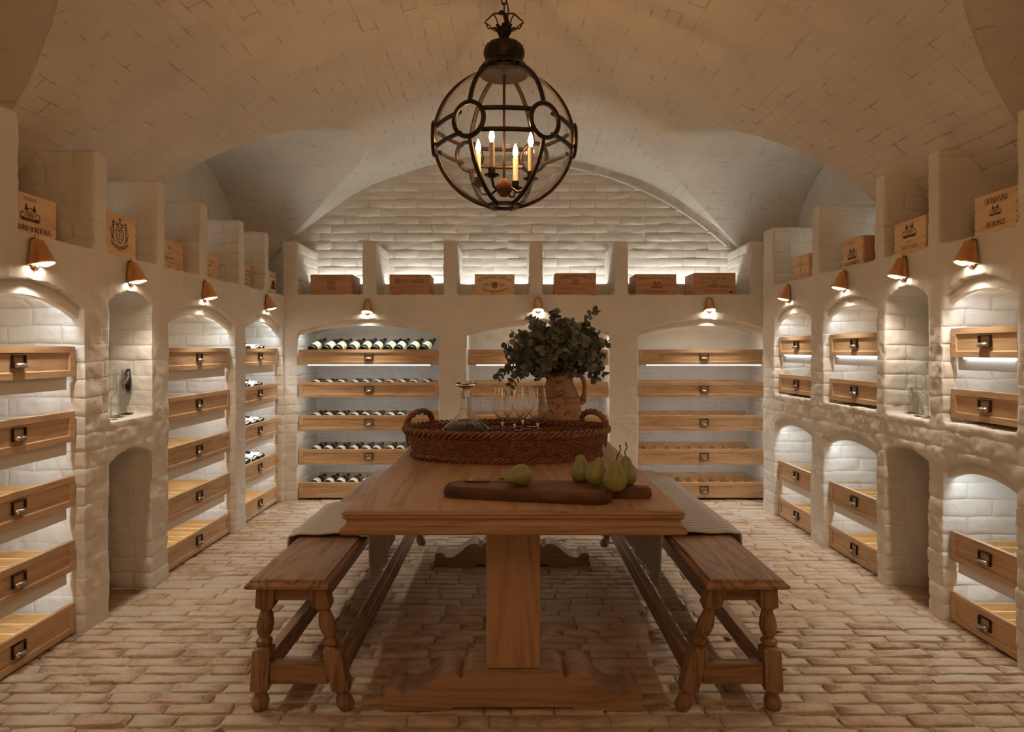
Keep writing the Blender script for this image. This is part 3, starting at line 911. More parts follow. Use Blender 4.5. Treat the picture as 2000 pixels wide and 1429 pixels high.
# ------------------------------------------------------------------ lettering: a small seriffed alphabet of strokes on a 1 x 1 body
GL = {
 'A': (1.0, 'l .08 0 .5 1 0 s;l .5 1 .92 0 1 s;l .24 .36 .76 .36 0 n'), 'B': (.8, 'l .2 0 .2 1 1 s;a .42 .76 .26 .24 -90 90;a .42 .27 .34 .27 -90 90;l .2 1 .45 1 0 n;l .2 .52 .45 .52 0 n;l .2 0 .45 0 0 n'),
 'C': (.9, 'a .52 .5 .42 .5 45 315;l .82 .85 .82 .68 0 n'), 'D': (.95, 'l .2 0 .2 1 1 s;a .42 .5 .46 .5 -90 90;l .2 1 .45 1 0 n;l .2 0 .45 0 0 n'),
 'E': (.8, 'l .2 0 .2 1 1 s;l .2 1 .75 1 0 n;l .75 1 .75 .85 0 n;l .2 .52 .6 .52 0 n;l .2 0 .78 0 0 n;l .78 0 .78 .17 0 n'), 'F': (.75, 'l .2 0 .2 1 1 s;l .2 1 .75 1 0 n;l .75 1 .75 .83 0 n;l .2 .52 .6 .52 0 n'),
 'G': (.95, 'a .52 .5 .42 .5 45 330;l .86 .42 .86 .1 1 n;l .66 .42 .96 .42 0 n'), 'H': (1.0, 'l .2 0 .2 1 1 s;l .8 0 .8 1 1 s;l .2 .52 .8 .52 0 n'),
 'I': (.45, 'l .22 0 .22 1 1 s'), 'J': (.6, 'l .4 .15 .4 1 1 s;a .22 .16 .18 .2 180 360'), 'K': (.9, 'l .2 0 .2 1 1 s;l .2 .4 .8 1 0 s;l .4 .58 .85 0 1 s'), 'L': (.75, 'l .2 0 .2 1 1 s;l .2 0 .72 0 0 n;l .72 0 .72 .2 0 n'),
 'M': (1.2, 'l .15 0 .22 1 0 s;l .22 1 .6 .05 1 n;l .6 .05 .98 1 0 n;l 1.0 0 .98 1 1 s'), 'N': (1.0, 'l .18 0 .18 1 0 s;l .18 1 .82 0 1 n;l .82 0 .82 1 0 s'), 'O': (1.0, 'a .5 .5 .44 .5 0 360'),
 'P': (.75, 'l .2 0 .2 1 1 s;a .4 .73 .32 .27 -90 90;l .2 1 .42 1 0 n;l .2 .46 .42 .46 0 n'), 'Q': (1.0, 'a .5 .5 .44 .5 0 360;l .5 .2 .9 -.15 1 n'), 'R': (.9, 'l .2 0 .2 1 1 s;a .4 .73 .3 .27 -90 90;l .2 1 .42 1 0 n;l .2 .46 .42 .46 0 n;l .42 .46 .85 0 1 s'),
 'S': (.7, 'a .36 .75 .24 .25 20 270;a .36 .26 .27 .26 -160 90'), 'T': (.85, 'l .42 0 .42 1 1 s;l .06 1 .78 1 0 n;l .06 1 .06 .82 0 n;l .78 1 .78 .82 0 n'), 'U': (.95, 'l .2 .3 .2 1 1 s;l .78 .3 .78 1 0 s;a .49 .3 .29 .3 180 360'),
 'V': (.95, 'l .08 1 .5 0 1 s;l .5 0 .9 1 0 s'), 'X': (.95, 'l .1 1 .86 0 1 s;l .1 0 .86 1 0 s'), '-': (.5, 'l .08 .45 .42 .45 0 n'), ' ': (.45, ''), '.': (.3, 'l .12 0 .12 .1 1 n')}
def glyph(mb, ch, x, z, s, wt, P):
    acc = ch in 'ÔÉÇ'
    base = {'Ô': 'O', 'É': 'E', 'Ç': 'C'}.get(ch, ch)
    adv, spec = GL[base]
    thick, thin = .17 * wt, .07 * wt
    def quad(ax, az, bx, bz, w0, w1=None):
        w1 = w0 if w1 is None else w1
        dx, dz = bx - ax, bz - az; L = math.hypot(dx, dz) or 1
        nx, nz = -dz / L / 2, dx / L / 2
        pts = [(ax + nx * w0, az + nz * w0), (bx + nx * w1, bz + nz * w1), (bx - nx * w1, bz - nz * w1), (ax - nx * w0, az - nz * w0)]
        mb.add([P(x + p[0] * s, z + p[1] * s) for p in pts], [(0, 1, 2, 3)])
    if base in 'OC' and acc and ch == 'Ô': quad(.3, 1.12, .5, 1.3, .08); quad(.5, 1.3, .7, 1.12, .08)
    for part in filter(None, spec.split(';')):
        p = part.split()
        q = [float(t) for t in p[1:7 if p[0] == 'a' else 6]]
        if p[0] == 'l':
            quad(q[0], q[1], q[2], q[3], thick if q[4] else thin)
            if p[6] == 's':
                for ex, ez in ((q[0], q[1]), (q[2], q[3])):
                    if ez in (0.0, 1.0): quad(ex - .17, ez, ex + .17, ez, thin)
        else:
            cx, cz, rx, rz, a0, a1 = q
            n = max(4, int((a1 - a0) / 30))
            for i in range(n):
                u0, u1 = (math.radians(a0 + (a1 - a0) * (i + t) / n) for t in (0, 1))
                w = [thin + (thick - thin) * abs(math.cos(u)) for u in (u0, u1)]
                rx2, rz2 = rx - thick * .3, rz - thin * .3
                quad(cx + rx2 * math.cos(u0), cz + rz2 * math.sin(u0), cx + rx2 * math.cos(u1), cz + rz2 * math.sin(u1), *w)
    return adv
def width_of(t): return sum(GL[{'Ô': 'O', 'É': 'E', 'Ç': 'C'}.get(c, c)][0] for c in t)
def text(mb, t, cx, z, s, P, wt=1.0, bend=0.0, stretch=1.0):
    """centred line; bend raises the middle of the line (arched text)"""
    wd = width_of(t) * s * stretch
    x = cx - wd / 2
    for ch in t:
        a = GL[{'Ô': 'O', 'É': 'E', 'Ç': 'C'}.get(ch, ch)][0] * s * stretch
        tt = ((x + a / 2 - cx) / (wd / 2)) if wd else 0
        glyph(mb, ch, x, z + bend * (1 - tt * tt), s, wt, P)
        x += a
def script(mb, t, cx, z, s, P, shear=0.35, bend=0.0):
    cu = bpy.data.curves.new('script', 'FONT'); cu.body = t; cu.shear = shear; cu.size = s * 1.35; cu.align_x = 'CENTER'; cu.resolution_u = 1
    o = bpy.data.objects.new('script', cu); C.objects.link(o)
    me = bpy.data.meshes.new_from_object(o.evaluated_get(bpy.context.evaluated_depsgraph_get()))
    xs = [v.co.x for v in me.vertices]; hw = (max(xs) - min(xs)) / 2 or 1
    mb.add([P(cx + v.co.x, z + v.co.y + bend * (1 - (v.co.x / hw) ** 2)) for v in me.vertices], [tuple(p.vertices) for p in me.polygons])
    bpy.data.objects.remove(o); bpy.data.curves.remove(cu); bpy.data.meshes.remove(me)
def poly(mb, pts, P): mb.add([P(*p) for p in pts], [tuple(range(len(pts)))])
def line(mb, pts, w, P):
    for (ax, az), (bx, bz) in zip(pts, pts[1:]):
        dx, dz = bx - ax, bz - az; L = math.hypot(dx, dz) or 1
        nx, nz = -dz / L * w / 2, dx / L * w / 2
        poly(mb, [(ax + nx, az + nz), (bx + nx, bz + nz), (bx - nx, bz - nz), (ax - nx, az - nz)], P)
def castle(mb, cx, z, s, P):
    """engraved country house with two spired towers and scrolls"""
    L = lambda *p, w=.028: line(mb, [(cx + a * s, z + b * s) for a, b in p], w * s, P)
    for sx in (-1, 1):
        L((sx * .38, .25), (sx * .38, .62)); L((sx * .20, .25), (sx * .20, .62)); L((sx * .42, .62), (sx * .16, .62))
        poly(mb, [(cx + sx * s * .42, z + .62 * s), (cx + sx * s * .29, z + .98 * s), (cx + sx * s * .16, z + .62 * s)], P)
        for k in range(2): L((sx * .29, .34 + k * .14), (sx * .29, .42 + k * .14), w=.05)
        pts = [(sx * (.56 + .14 * math.cos(t)), .34 + .15 * math.sin(t)) for t in np.linspace(-2.6, 2.6, 9)]
        L(*pts, w=.05)
        L((sx * .45, .12), (sx * .62, .10), (sx * .72, .20), w=.05)
    L((-.2, .55), (.2, .55)); L((-.2, .42), (.2, .42)); L((-.22, .62), (-.1, .72), (.1, .72), (.22, .62), w=.05)
    for k in range(5): L((-.14 + k * .07, .27), (-.14 + k * .07, .40), w=.034)
    for k in range(4): L((-.11 + k * .07, .45), (-.11 + k * .07, .53), w=.03)
    for k in range(5): L((-.62 + k * .02, .22 - k * .035), (-.3, .20 - k * .03), (0, .23 - k * .035), (.3, .20 - k * .03), (.62 - k * .02, .22 - k * .035), w=.025)
def arms(mb, cx, z, s, P):
    """coat of arms: shield, two supporters, crest and ribbon"""
    L = lambda *p, w=.03: line(mb, [(cx + a * s, z + b * s) for a, b in p], w * s, P)
    L((-.22, .62), (.22, .62), (.22, .38), (.12, .24), (0, .18), (-.12, .24), (-.22, .38), (-.22, .62))
    for k in range(4): L((-.2, .56 - k * .08), (.2, .56 - k * .08), w=.018)
    L((0, .2), (0, .62), w=.02)
    for sx in (-1, 1):
        L((sx * .28, .20), (sx * .40, .38), (sx * .34, .58), (sx * .40, .78), (sx * .34, .88), (sx * .28, .80), (sx * .34, .70), w=.045)
        L((sx * .44, .30), (sx * .50, .55), (sx * .42, .66), w=.03); L((sx * .36, .44), (sx * .46, .24), w=.03)
        L((sx * .5, .22), (sx * .3, .12), (0, .06), w=.03); L((sx * .46, .15), (sx * .3, .05), (0, 0), w=.03)
    L((-.16, .70), (-.18, .84), (-.08, .76), (0, .88), (.08, .76), (.18, .84), (.16, .70), (-.16, .70), w=.035)
    L((-.05, .9), (0, .98), (.07, .95), (.03, .9), w=.04)
def crown(mb, cx, z, s, P):
    L = lambda *p, w=.1: line(mb, [(cx + a * s, z + b * s) for a, b in p], w * s, P)
    L((-.4, .0), (.4, .0)); L((-.4, .15), (.4, .15)); L((-.4, .1), (-.5, .6), (-.22, .35), (0, .75), (.22, .35), (.5, .6), (.4, .1))
def scroll_ornament(mb, cx, z, s, P):
    for k in range(8):
        a = k * PI / 4
        line(mb, [(cx + s * .06 * math.cos(a), z + s * .06 * math.sin(a)), (cx + s * .3 * math.cos(a + .25), z + s * .3 * math.sin(a + .25)), (cx + s * .46 * math.cos(a - .1), z + s * .46 * math.sin(a - .1)), (cx + s * .30 * math.cos(a - .3), z + s * .30 * math.sin(a - .3))], .09 * s, P)
def wiggle(mb, cx, z, wd, h, P, seed=0):
    """tiny print too small to read in the photograph"""
    r = random.Random(seed); x = cx - wd / 2
    while x < cx + wd / 2:
        a = r.uniform(.4, 1.0) * h
        line(mb, [(x, z), (x + r.uniform(0, .3) * h, z + a)], h * .22, P); x += h * r.uniform(.45, .8)

# ------------------------------------------------------------------ wine crates
def crate(loc, rz, w, h, dep, draw, label, wood_='pine', side='pine_y', ink='ink', group='wine crates on the high shelves', tw=0.0):
    t = empty('wine_crate', loc, rz + tw)
    tag(t, label, 'crate', group)
    MB().box(-w / 2, w / 2, 0, .012, 0, h, .0012).build('front_panel', M[wood_], t)
    MB().box(-w / 2, w / 2, dep - .012, dep, 0, h, .0012).build('back_panel', M[wood_], t)
    for s in (-1, 1):
        a, c = sorted((s * w / 2, s * (w / 2 - .010)))
        MB().box(a, c, .012, dep - .012, 0, h - .009, .001).build('side_panel', M[side], t)
    MB().box(-w / 2, w / 2, .012, dep - .012, h - .009, h - .0005, .001).build('lid', M[side], t)
    P = lambda x, z: (x, -.0006, z)
    mb = MB()
    draw(mb, P)
    mb.build('lettering', M[ink], t)['label'] = 'dark printed lettering'
    nl = MB()
    for s in (-1, 1):
        for k in range(4):
            nl.lathe([(.0022, 0), (.0022, .0014)], 6, M=Matrix.Translation((s * (w / 2 - .007), -.0002, h * (.12 + .25 * k))) @ Matrix.Rotation(PI / 2, 4, 'X'))
    o = nl.build('nail_heads', M['iron'], t); o['kind'] = 'stuff'
    return t
LZ = .012
def cl1(mb, P): text(mb, 'CHATEAU', -.012, .152, .012, P, 1.1); castle(mb, -.012, .062, .082, P); text(mb, 'GRAND BORDEAUX', .004, .028, .021, P, 1.15, stretch=.80)
crate((XL - .09, 2.826, LEDGE_L), PI / 2, .30, .180, .21, cl1, 'wooden wine crate with a printed turreted house, nearest on the left shelf', 'pine')
def cl2(mb, P): arms(mb, 0, .035, .15, P); wiggle(mb, 0, .022, .08, .008, P, 3)
crate((XL - .03, 3.352, LEDGE_L), PI / 2, .29, .205, .28, cl2, 'wooden wine crate with a printed coat of arms, second on the left shelf', 'pine')
def cl3(mb, P): crown(mb, 0, .128, .03, P); wiggle(mb, 0, .10, .05, .010, P, 4); script(mb, 'Lanessan', 0, .068, .022, P); wiggle(mb, 0, .045, .10, .010, P, 6); wiggle(mb, -.12, .018, .06, .012, P, 7); wiggle(mb, .12, .018, .04, .012, P, 8); wiggle(mb, 0, .018, .03, .014, P, 9)
crate((XL - .09, 3.965, LEDGE_L), PI / 2, .33, .180, .21, cl3, 'pale wooden wine crate with small crown print, third on the left shelf', 'pine')
def cl4(mb, P):
    for k in range(3): wiggle(mb, .06 - k * .045, .12 - k * .03, .09, .024, P, 11 + k)
    crown(mb, .13, .02, .02, P); wiggle(mb, .0, .03, .12, .02, P, 15)
crate((XL - .10, 4.485, LEDGE_L), PI / 2, .34, .190, .21, cl4, 'pale wooden wine crate with slanted script, fourth on the left shelf', 'pine')
def cl5(mb, P):
    for k in range(4): wiggle(mb, .06, .13 - k * .032, .2, .018, P, 21 + k)
crate((XL - .10, 5.055, LEDGE_L), PI / 2, .34, .190, .21, cl5, 'small pale wooden crate, fifth on the left shelf beside a pillar', 'pine')
def cl6(mb, P): castle(mb, .05, .03, .08, P); wiggle(mb, .05, .13, .16, .016, P, 31); scroll_ornament(mb, .06, .07, .08, P)
crate((XL - .03, 5.47, LEDGE_L), PI / 2, .24, .172, .28, cl6, 'dark printed wooden crate in the left corner of the shelf', 'pine')
# back shelf
def xb(px): return (px - 997) * (YB + .04) / 1333
def cb1(mb, P): text(mb, 'CHATEAU', 0, .155, .008, P); text(mb, 'LANESSAN', 0, .130, .019, P, .8, stretch=1.2); arms(mb, 0, .048, .075, P); wiggle(mb, 0, .043, .09, .006, P, 1); wiggle(mb, -.11, .022, .03, .009, P, 41); wiggle(mb, .12, .022, .03, .011, P, 42)
crate((xb(647), YB + .04, LEDGE_B), 0, .350, .172, .30, cb1, 'reddish wooden crate printed with arched crest, leftmost on the back shelf', 'pine_red', 'pine_red', 'ink')
def cb2(mb, P): text(mb, 'CHATEAU', 0, .150, .009, P); text(mb, 'M', -.105, .100, .036, P, 1.0); text(mb, 'ONTFOLLET', .022, .102, .027, P, 1.05); wiggle(mb, 0, .042, .17, .006, P, 2)
crate((xb(800), YB + .04, LEDGE_B), 0, .338, .172, .30, cb2, 'wooden wine crate with one bold capital word, second on the back shelf', 'pine_red', 'pine_y', 'ink')
def cb3(mb, P):
    script(mb, 'Château Lafleur', 0, .112, .032, P, .4, .028); scroll_ornament(mb, 0, .082, .062, P); text(mb, 'POM', -.072, .077, .014, P, 1.1); text(mb, 'EROL', .07, .077, .014, P, 1.1); script(mb, 'Grangeneuve', 0, .045, .032, P, .4, -.026)
crate((xb(966), YB + .04, LEDGE_B), 0, .335, .176, .30, cb3, 'wooden wine crate with curved script lettering and ornament, middle of the back shelf', 'pine', 'pine_y', 'ink')
def cb4(mb, P): text(mb, 'CHATEAU MAUCAILLOU', 0, .128, .020, P, 1.0, .026, .86); castle(mb, 0, .085, .055, P); text(mb, 'MOULIS - MEDOC', 0, .042, .017, P, .8, stretch=1.1); wiggle(mb, -.12, .012, .06, .012, P, 51); wiggle(mb, .12, .012, .05, .012, P, 52); line(mb, [(-.17, .082), (.17, .082)], .002, P)
crate((xb(1124), YB + .04, LEDGE_B), 0, .345, .184, .30, cb4, 'reddish wooden crate with arched capitals, just above the eucalyptus', 'pine_red', 'pine_red', 'ink_red', tw=-.02)
def cb5(mb, P): script(mb, 'Château Fougeailles', 0, .115, .028, P, .12, .022); castle(mb, .01, .055, .065, P); text(mb, 'LALANDE DE POMEROL', 0, .022, .014, P, .9, stretch=.95); wiggle(mb, -.14, .13, .03, .02, P, 61)
crate((xb(1281), YB + .04, LEDGE_B), 0, .345, .176, .30, cb5, 'wooden wine crate with faded arched script, second from right on the back shelf', 'pine_red', 'pine_y', 'ink_red')
def cb6(mb, P):
    text(mb, 'CÔTE RÔTIE', 0, .132, .020, P, .95, stretch=1.25); line(mb, [(-.017, .122), (.017, .122), (.017, .1), (0, .088), (-.017, .1), (-.017, .122)], .004, P); wiggle(mb, 0, .1, .014, .014, P, 3)
    wiggle(mb, -.10, .108, .03, .010, P, 71); wiggle(mb, .08, .108, .03, .006, P, 72); text(mb, 'LES GRANDES PLACES', 0, .062, .020, P, .9, stretch=.80); script(mb, 'Jean-Michel Gerin', -.03, .032, .012, P, .3); script(mb, 'à Ampuis', .08, .032, .012, P, .3); poly(mb, [(.11, .026), (.135, .033), (.16, .026), (.135, .018)], P)
crate((xb(1396), YB + .04, LEDGE_B), 0, .350, .186, .30, cb6, 'wooden wine crate with three lines of capitals, rightmost on the back shelf', 'pine_red', 'pine_y', 'ink')
# right shelf
def cr1(mb, P): text(mb, 'GRANDS VINS', 0, .122, .021, P, 1.0, stretch=.70); castle(mb, 0, .064, .050, P); text(mb, 'DE FRANCE', 0, .022, .021, P, 1.0, stretch=.70)
crate((XR + .025, 2.850, LEDGE_R), -PI / 2, .255, .165, .30, cr1, 'wooden wine crate with house print between two text lines, nearest on the right shelf', 'pine')
def cr2(mb, P): castle(mb, .0, .070, .085, P); text(mb, 'CHATEAU', 0, .050, .010, P, .9); text(mb, 'SAINT FRANCIS', 0, .022, .016, P, .9, stretch=.9)
crate((XR + .025, 3.465, LEDGE_R), -PI / 2, .275, .165, .30, cr2, 'wooden wine crate with house print and thin capitals, second on the right shelf', 'pine')
def cr3(mb, P): castle(mb, .0, .040, .075, P); text(mb, 'CHATEAU', 0, .135, .009, P, .9); text(mb, 'GRAND BORDEAUX', 0, .012, .017, P, .9, stretch=.86)
crate((XR + .025, 4.045, LEDGE_R), -PI / 2, .24, .165, .30, cr3, 'pale wooden crate with broad reddish side, third on the right shelf', 'pine', 'pine_red')
def cr4(mb, P): crown(mb, 0, .14, .012, P); wiggle(mb, 0, .115, .05, .010, P, 81); script(mb, 'Lanessan', 0, .092, .018, P); line(mb, [(0, .045), (0, .08)], .008, P); wiggle(mb, 0, .022, .05, .010, P, 83); wiggle(mb, -.09, .012, .03, .012, P, 84); wiggle(mb, .09, .012, .03, .012, P, 85)
crate((XR + .025, 4.765, LEDGE_R), -PI / 2, .26, .165, .30, cr4, 'small wooden wine crate farthest along the right shelf', 'pine')
# ------------------------------------------------------------------ trestle table
TX, TY0, TY1, TZ = .009, 2.03, 4.45, .77
def table():
    t = empty('dining_table', (TX, 0, 0))
    tag(t, 'long oak refectory table with moulded edge on two trestle feet', 'table')
    hw = .518
    prof = [(.030, .700), (.006, .700), (0, .706), (.0, .716), (.004, .722), (.013, .727), (.017, .735), (.017, .742), (.010, .748), (.007, .752), (.010, .758), (.004, .764 - .004), (.004, .764), (.010, .770), (.03, .770)]
    n = len(prof)
    x0, x1 = -hw, hw
    def mould(P, m):
        v = []; f = []
        for i, z in prof: v += [P(i, 0, z), P(i, 1, z)]
        for k in range(n - 1): f.append((2 * k, 2 * k + 1, 2 * k + 3, 2 * k + 2))
        f += [tuple(range(0, 2 * n, 2)), tuple(range(2 * n - 1, 0, -2)), (0, 1, 2 * n - 1, 2 * n - 2)]
        MB().add(v, f).build('edge_moulding', m, t, smooth=True, angle=30)
    mould(lambda i, e, z: ((hw - i) if e else (-hw + i), TY0 + i, z), M['table_x'])
    mould(lambda i, e, z: ((hw - i) if e else (-hw + i), TY1 - i, z), M['table_x'])
    mould(lambda i, e, z: (-hw + i, (TY1 - i) if e else (TY0 + i), z), M['table'])
    mould(lambda i, e, z: (hw - i, (TY1 - i) if e else (TY0 + i), z), M['table'])
    MB().box(-hw + .03, hw - .03, TY0 + .03, TY1 - .03, .705, .770).build('tabletop', M['table'], t)
    half = [(.452, 0), (.452, .028), (.445, .036), (.449, .058), (.440, .074), (.424, .081), (.405, .079), (.393, .068), (.383, .055), (.362, .053), (.338, .058), (.315, .072), (.29, .094), (.265, .115), (.240, .129), (.218, .134), (.200, .130), (.188, .119), (.181, .110), (.176, .117), (.168, .130), (.156, .139), (.140, .142)]
    pf = [(-x, z) for x, z in half] + [(x, z) for x, z in reversed(half)] + [(.225, 0), (.205, .012), (-.205, .012), (-.225, 0)]
    for y in (2.372, 3.955):
        mb = MB(); mb.prism(pf, y, y + .150, 'y')
        mb.build('trestle_foot', M['table_x'], t, smooth=True, angle=28)
        MB().box(-.094, .094, y + .006, y + .144, .1425, .6995, .004).build('post', M['table_z'], t)
    MB().box(-.030, .030, 2.525, 3.955, .30, .42, .004).build('stretcher', M['table'], t)
table()

# ------------------------------------------------------------------ benches
def bench(name, label, x0, x1, y0, y1, xf0, xf1):
    """x0,x1 seat edges; xf0,xf1 feet centres"""
    t = empty(name, ((x0 + x1) / 2, y0, 0)); tag(t, label, 'bench', 'oak benches beside the table')
    cx = (x0 + x1) / 2; hw = (x1 - x0) / 2; L = y1 - y0
    prof = [(.03, .442), (.008, .442), (0, .448), (.0, .456), (.006, .463), (.013, .466), (.013, .470), (.018, .475), (.03, .475)]
    v = []; f = []
    for i, z in prof: v += [(-hw + i, i, z), (hw - i, i, z), (hw - i, L - i, z), (-hw + i, L - i, z)]
    n = len(prof)
    for k in range(n - 1):
        for i in range(4): f.append((4 * k + i, 4 * k + (i + 1) % 4, 4 * k + 4 + (i + 1) % 4, 4 * k + 4 + i))
    f += [(3, 2, 1, 0), tuple(range(4 * n - 4, 4 * n))]
    MB().add(v, f).build('seat', M['bench'], t)
    yt = (.075, L - .075); yf = (.085, L - .075)
    # apron
    for s in (-1, 1): MB().box(s * (hw - .055) - .009, s * (hw - .055) + .009, .09, L - .09, .385, .4418, .002).build('apron', M['bench'], t)
    for y in yt: MB().box(-(hw - .07), hw - .07, y - .009, y + .009, .385, .4418, .002).build('apron', M['bench_x'], t)
    for iy in (0, 1):
        for s in (-1, 1):
            top = Vector((s * (hw - .055), yt[iy], .4415)); foot = Vector(((xf0 if s < 0 else xf1) - cx, yf[iy], 0.0))
            prof = [(.024, .003), (.028, .010), (.031, .026), (.028, .040), (.020, .056), (.019, .062), (.030, .070), (.0295, .076), (.030, .215), (.026, .224), (.019, .228), (.027, .233), (.029, .240), (.027, .247), (.019, .252), (.018, .256), (.026, .272), (.030, .295), (.027, .318), (.020, .345), (.0185, .352), (.025, .356), (.029, .366), (.030, .372), (.030, .4415)]
            sq = {7, 8, 22, 23, 24}
            vv = MB().lathe(prof, 16, sq=sq)
            co = []
            for p in vv.v:
                k = p[2] / .4415
                ax = foot.lerp(top, k)
                co.append((ax.x + p[0], ax.y + p[1], p[2]))
            vv.v = co
            vv.build('leg', M['bench_z'], t, smooth=True, angle=38)
    def legx(s, iy, z):
        top = Vector((s * (hw - .055), yt[iy], .4415)); foot = Vector(((xf0 if s < 0 else xf1) - cx, yf[iy], 0.0))
        return foot.lerp(top, z / .4415)
    for s in (-1, 1):
        a = legx(s, 0, .135); e = legx(s, 1, .135)
        MB().box(a.x - .019, a.x + .019, a.y + .031, e.y - .031, .098, .172, .003).build('stretcher', M['bench'], t)
    for iy in (0, 1):
        a = legx(-1, iy, .135); e = legx(1, iy, .135)
        MB().box(a.x + .031, e.x - .031, a.y - .018, a.y + .018, .095, .170, .003).build('stretcher', M['bench_x'], t)
    return t
bench('bench', 'dark oak bench with turned legs left of the table, under a grey throw', -.898, -.613, 2.30, 4.48, -.876, -.572)
bench('bench', 'dark oak bench with turned legs right of the table, under a striped throw', .661, .942, 2.30, 4.45, .600, .918)

# ------------------------------------------------------------------ throws folded over the benches
def throw_(label, matl, x0, x1, y0, y1, zs, drop_l, drop_r, seed, fold):
    nx, ny = 64, 60
    r = random.Random(seed)
    w = x1 - x0
    tot = drop_l + w + drop_r
    rad = .018
    v = []; P = []
    for j in range(ny + 1):
        ty = j / ny; y = y0 + (y1 - y0) * ty
        for i in range(nx + 1):
            s = tot * i / nx - drop_l           # 0..w lies on the seat
            if s < 0: x, z, hang = x0 - rad, zs + s, -s
            elif s > w: x, z, hang = x1 + rad, zs - (s - w), s - w
            else: x, z, hang = x0 + s, zs + rad * .6, 0
            e = min(abs(s), abs(s - w))
            if s < 0 or s > w:
                k = 1 - math.exp(-hang * 16)
                amp = .008 * k * fold
                x += (-1 if s < 0 else 1) * (amp * (math.sin(y * 16 + seed) * .7 + math.sin(y * 31 + 2 * seed) * .3) + .010 * k)
                z += rad * .6 * math.exp(-hang * 40)
                z += .018 * k * math.sin(y * 5 + seed)
            else:
                z += .0025 * math.sin(y * 23 + s * 14 + seed) + .003 * math.sin(s * 30 + seed) - rad * .6 * math.exp(-e * 60)
            yy = y + .010 * math.sin(s * 7 + seed) * (1 if j in (0, ny) else .6) + (.02 * hang if ty < .5 else -.05 * hang)
            v.append((x, yy, z)); P.append((s, y))
    f = []
    for j in range(ny):
        for i in range(nx):
            a = j * (nx + 1) + i
            f.append((a, a + 1, a + nx + 2, a + nx + 1))
    me = bpy.data.meshes.new('throw'); me.from_pydata(v, [], f)
    me.materials.append(matl)
    me.polygons.foreach_set('use_smooth', [True] * len(me.polygons))
    uv = me.attributes.new('buv', 'FLOAT_VECTOR', 'POINT')
    uv.data.foreach_set('vector', np.array([(p[0], p[1], 0) for p in P], np.float32).ravel())
    o = put('throw', me)
    sd = o.modifiers.new('thick', 'SOLIDIFY'); sd.thickness = .007; sd.offset = 1
    tag(o, label, 'throw', 'linen throws on the benches')
    return o
def linen(name, c0, c1, stripe):
    m, nt, b = nmat(name)
    at = N(nt, 'ShaderNodeAttribute', attribute_name='buv')
    n = N(nt, 'ShaderNodeTexNoise', i={'Scale': 260.0, 'Detail': 2.0}); nt.links.new(at.outputs['Vector'], n.inputs['Vector'])
    col = ramp(nt, n.outputs[0], [(.3, c0), (.7, c1)])
    if stripe:
        sx = N(nt, 'ShaderNodeSeparateXYZ'); nt.links.new(at.outputs['Vector'], sx.inputs[0])
        mu = N(nt, 'ShaderNodeMath', operation='MULTIPLY', i={1: 26.0}); nt.links.new(sx.outputs['Y'], mu.inputs[0])
        fr = N(nt, 'ShaderNodeMath', operation='FRACT'); nt.links.new(mu.outputs[0], fr.inputs[0])
        gt = N(nt, 'ShaderNodeMath', operation='GREATER_THAN', i={1: .72}); nt.links.new(fr.outputs[0], gt.inputs[0])
        mx = N(nt, 'ShaderNodeMix', data_type='RGBA'); mx.inputs[7].default_value = (*stripe, 1)
        nt.links.new(gt.outputs[0], mx.inputs[0]); nt.links.new(col, mx.inputs[6]); col = mx.outputs[2]
    nt.links.new(col, b.inputs['Base Color']); b.inputs['Roughness'].default_value = .9
    b.inputs['Specular IOR Level'].default_value = .2
    bump(nt, b, n.outputs[0], .25, .002)
    return m
M['linen'] = linen('grey_linen', (.42, .385, .355), (.56, .52, .485), None)
M['linen2'] = linen('striped_linen', (.42, .385, .35), (.54, .50, .46), (.30, .275, .255))
throw_('plain grey linen throw draped over the left bench', M['linen'], -.902, -.609, 2.83, 3.42, .478, .24, .17, 2, 1.0)
throw_('pale striped linen throw draped over the right bench', M['linen2'], .657, .946, 2.86, 4.08, .478, .23, .08, 5, 1.0)

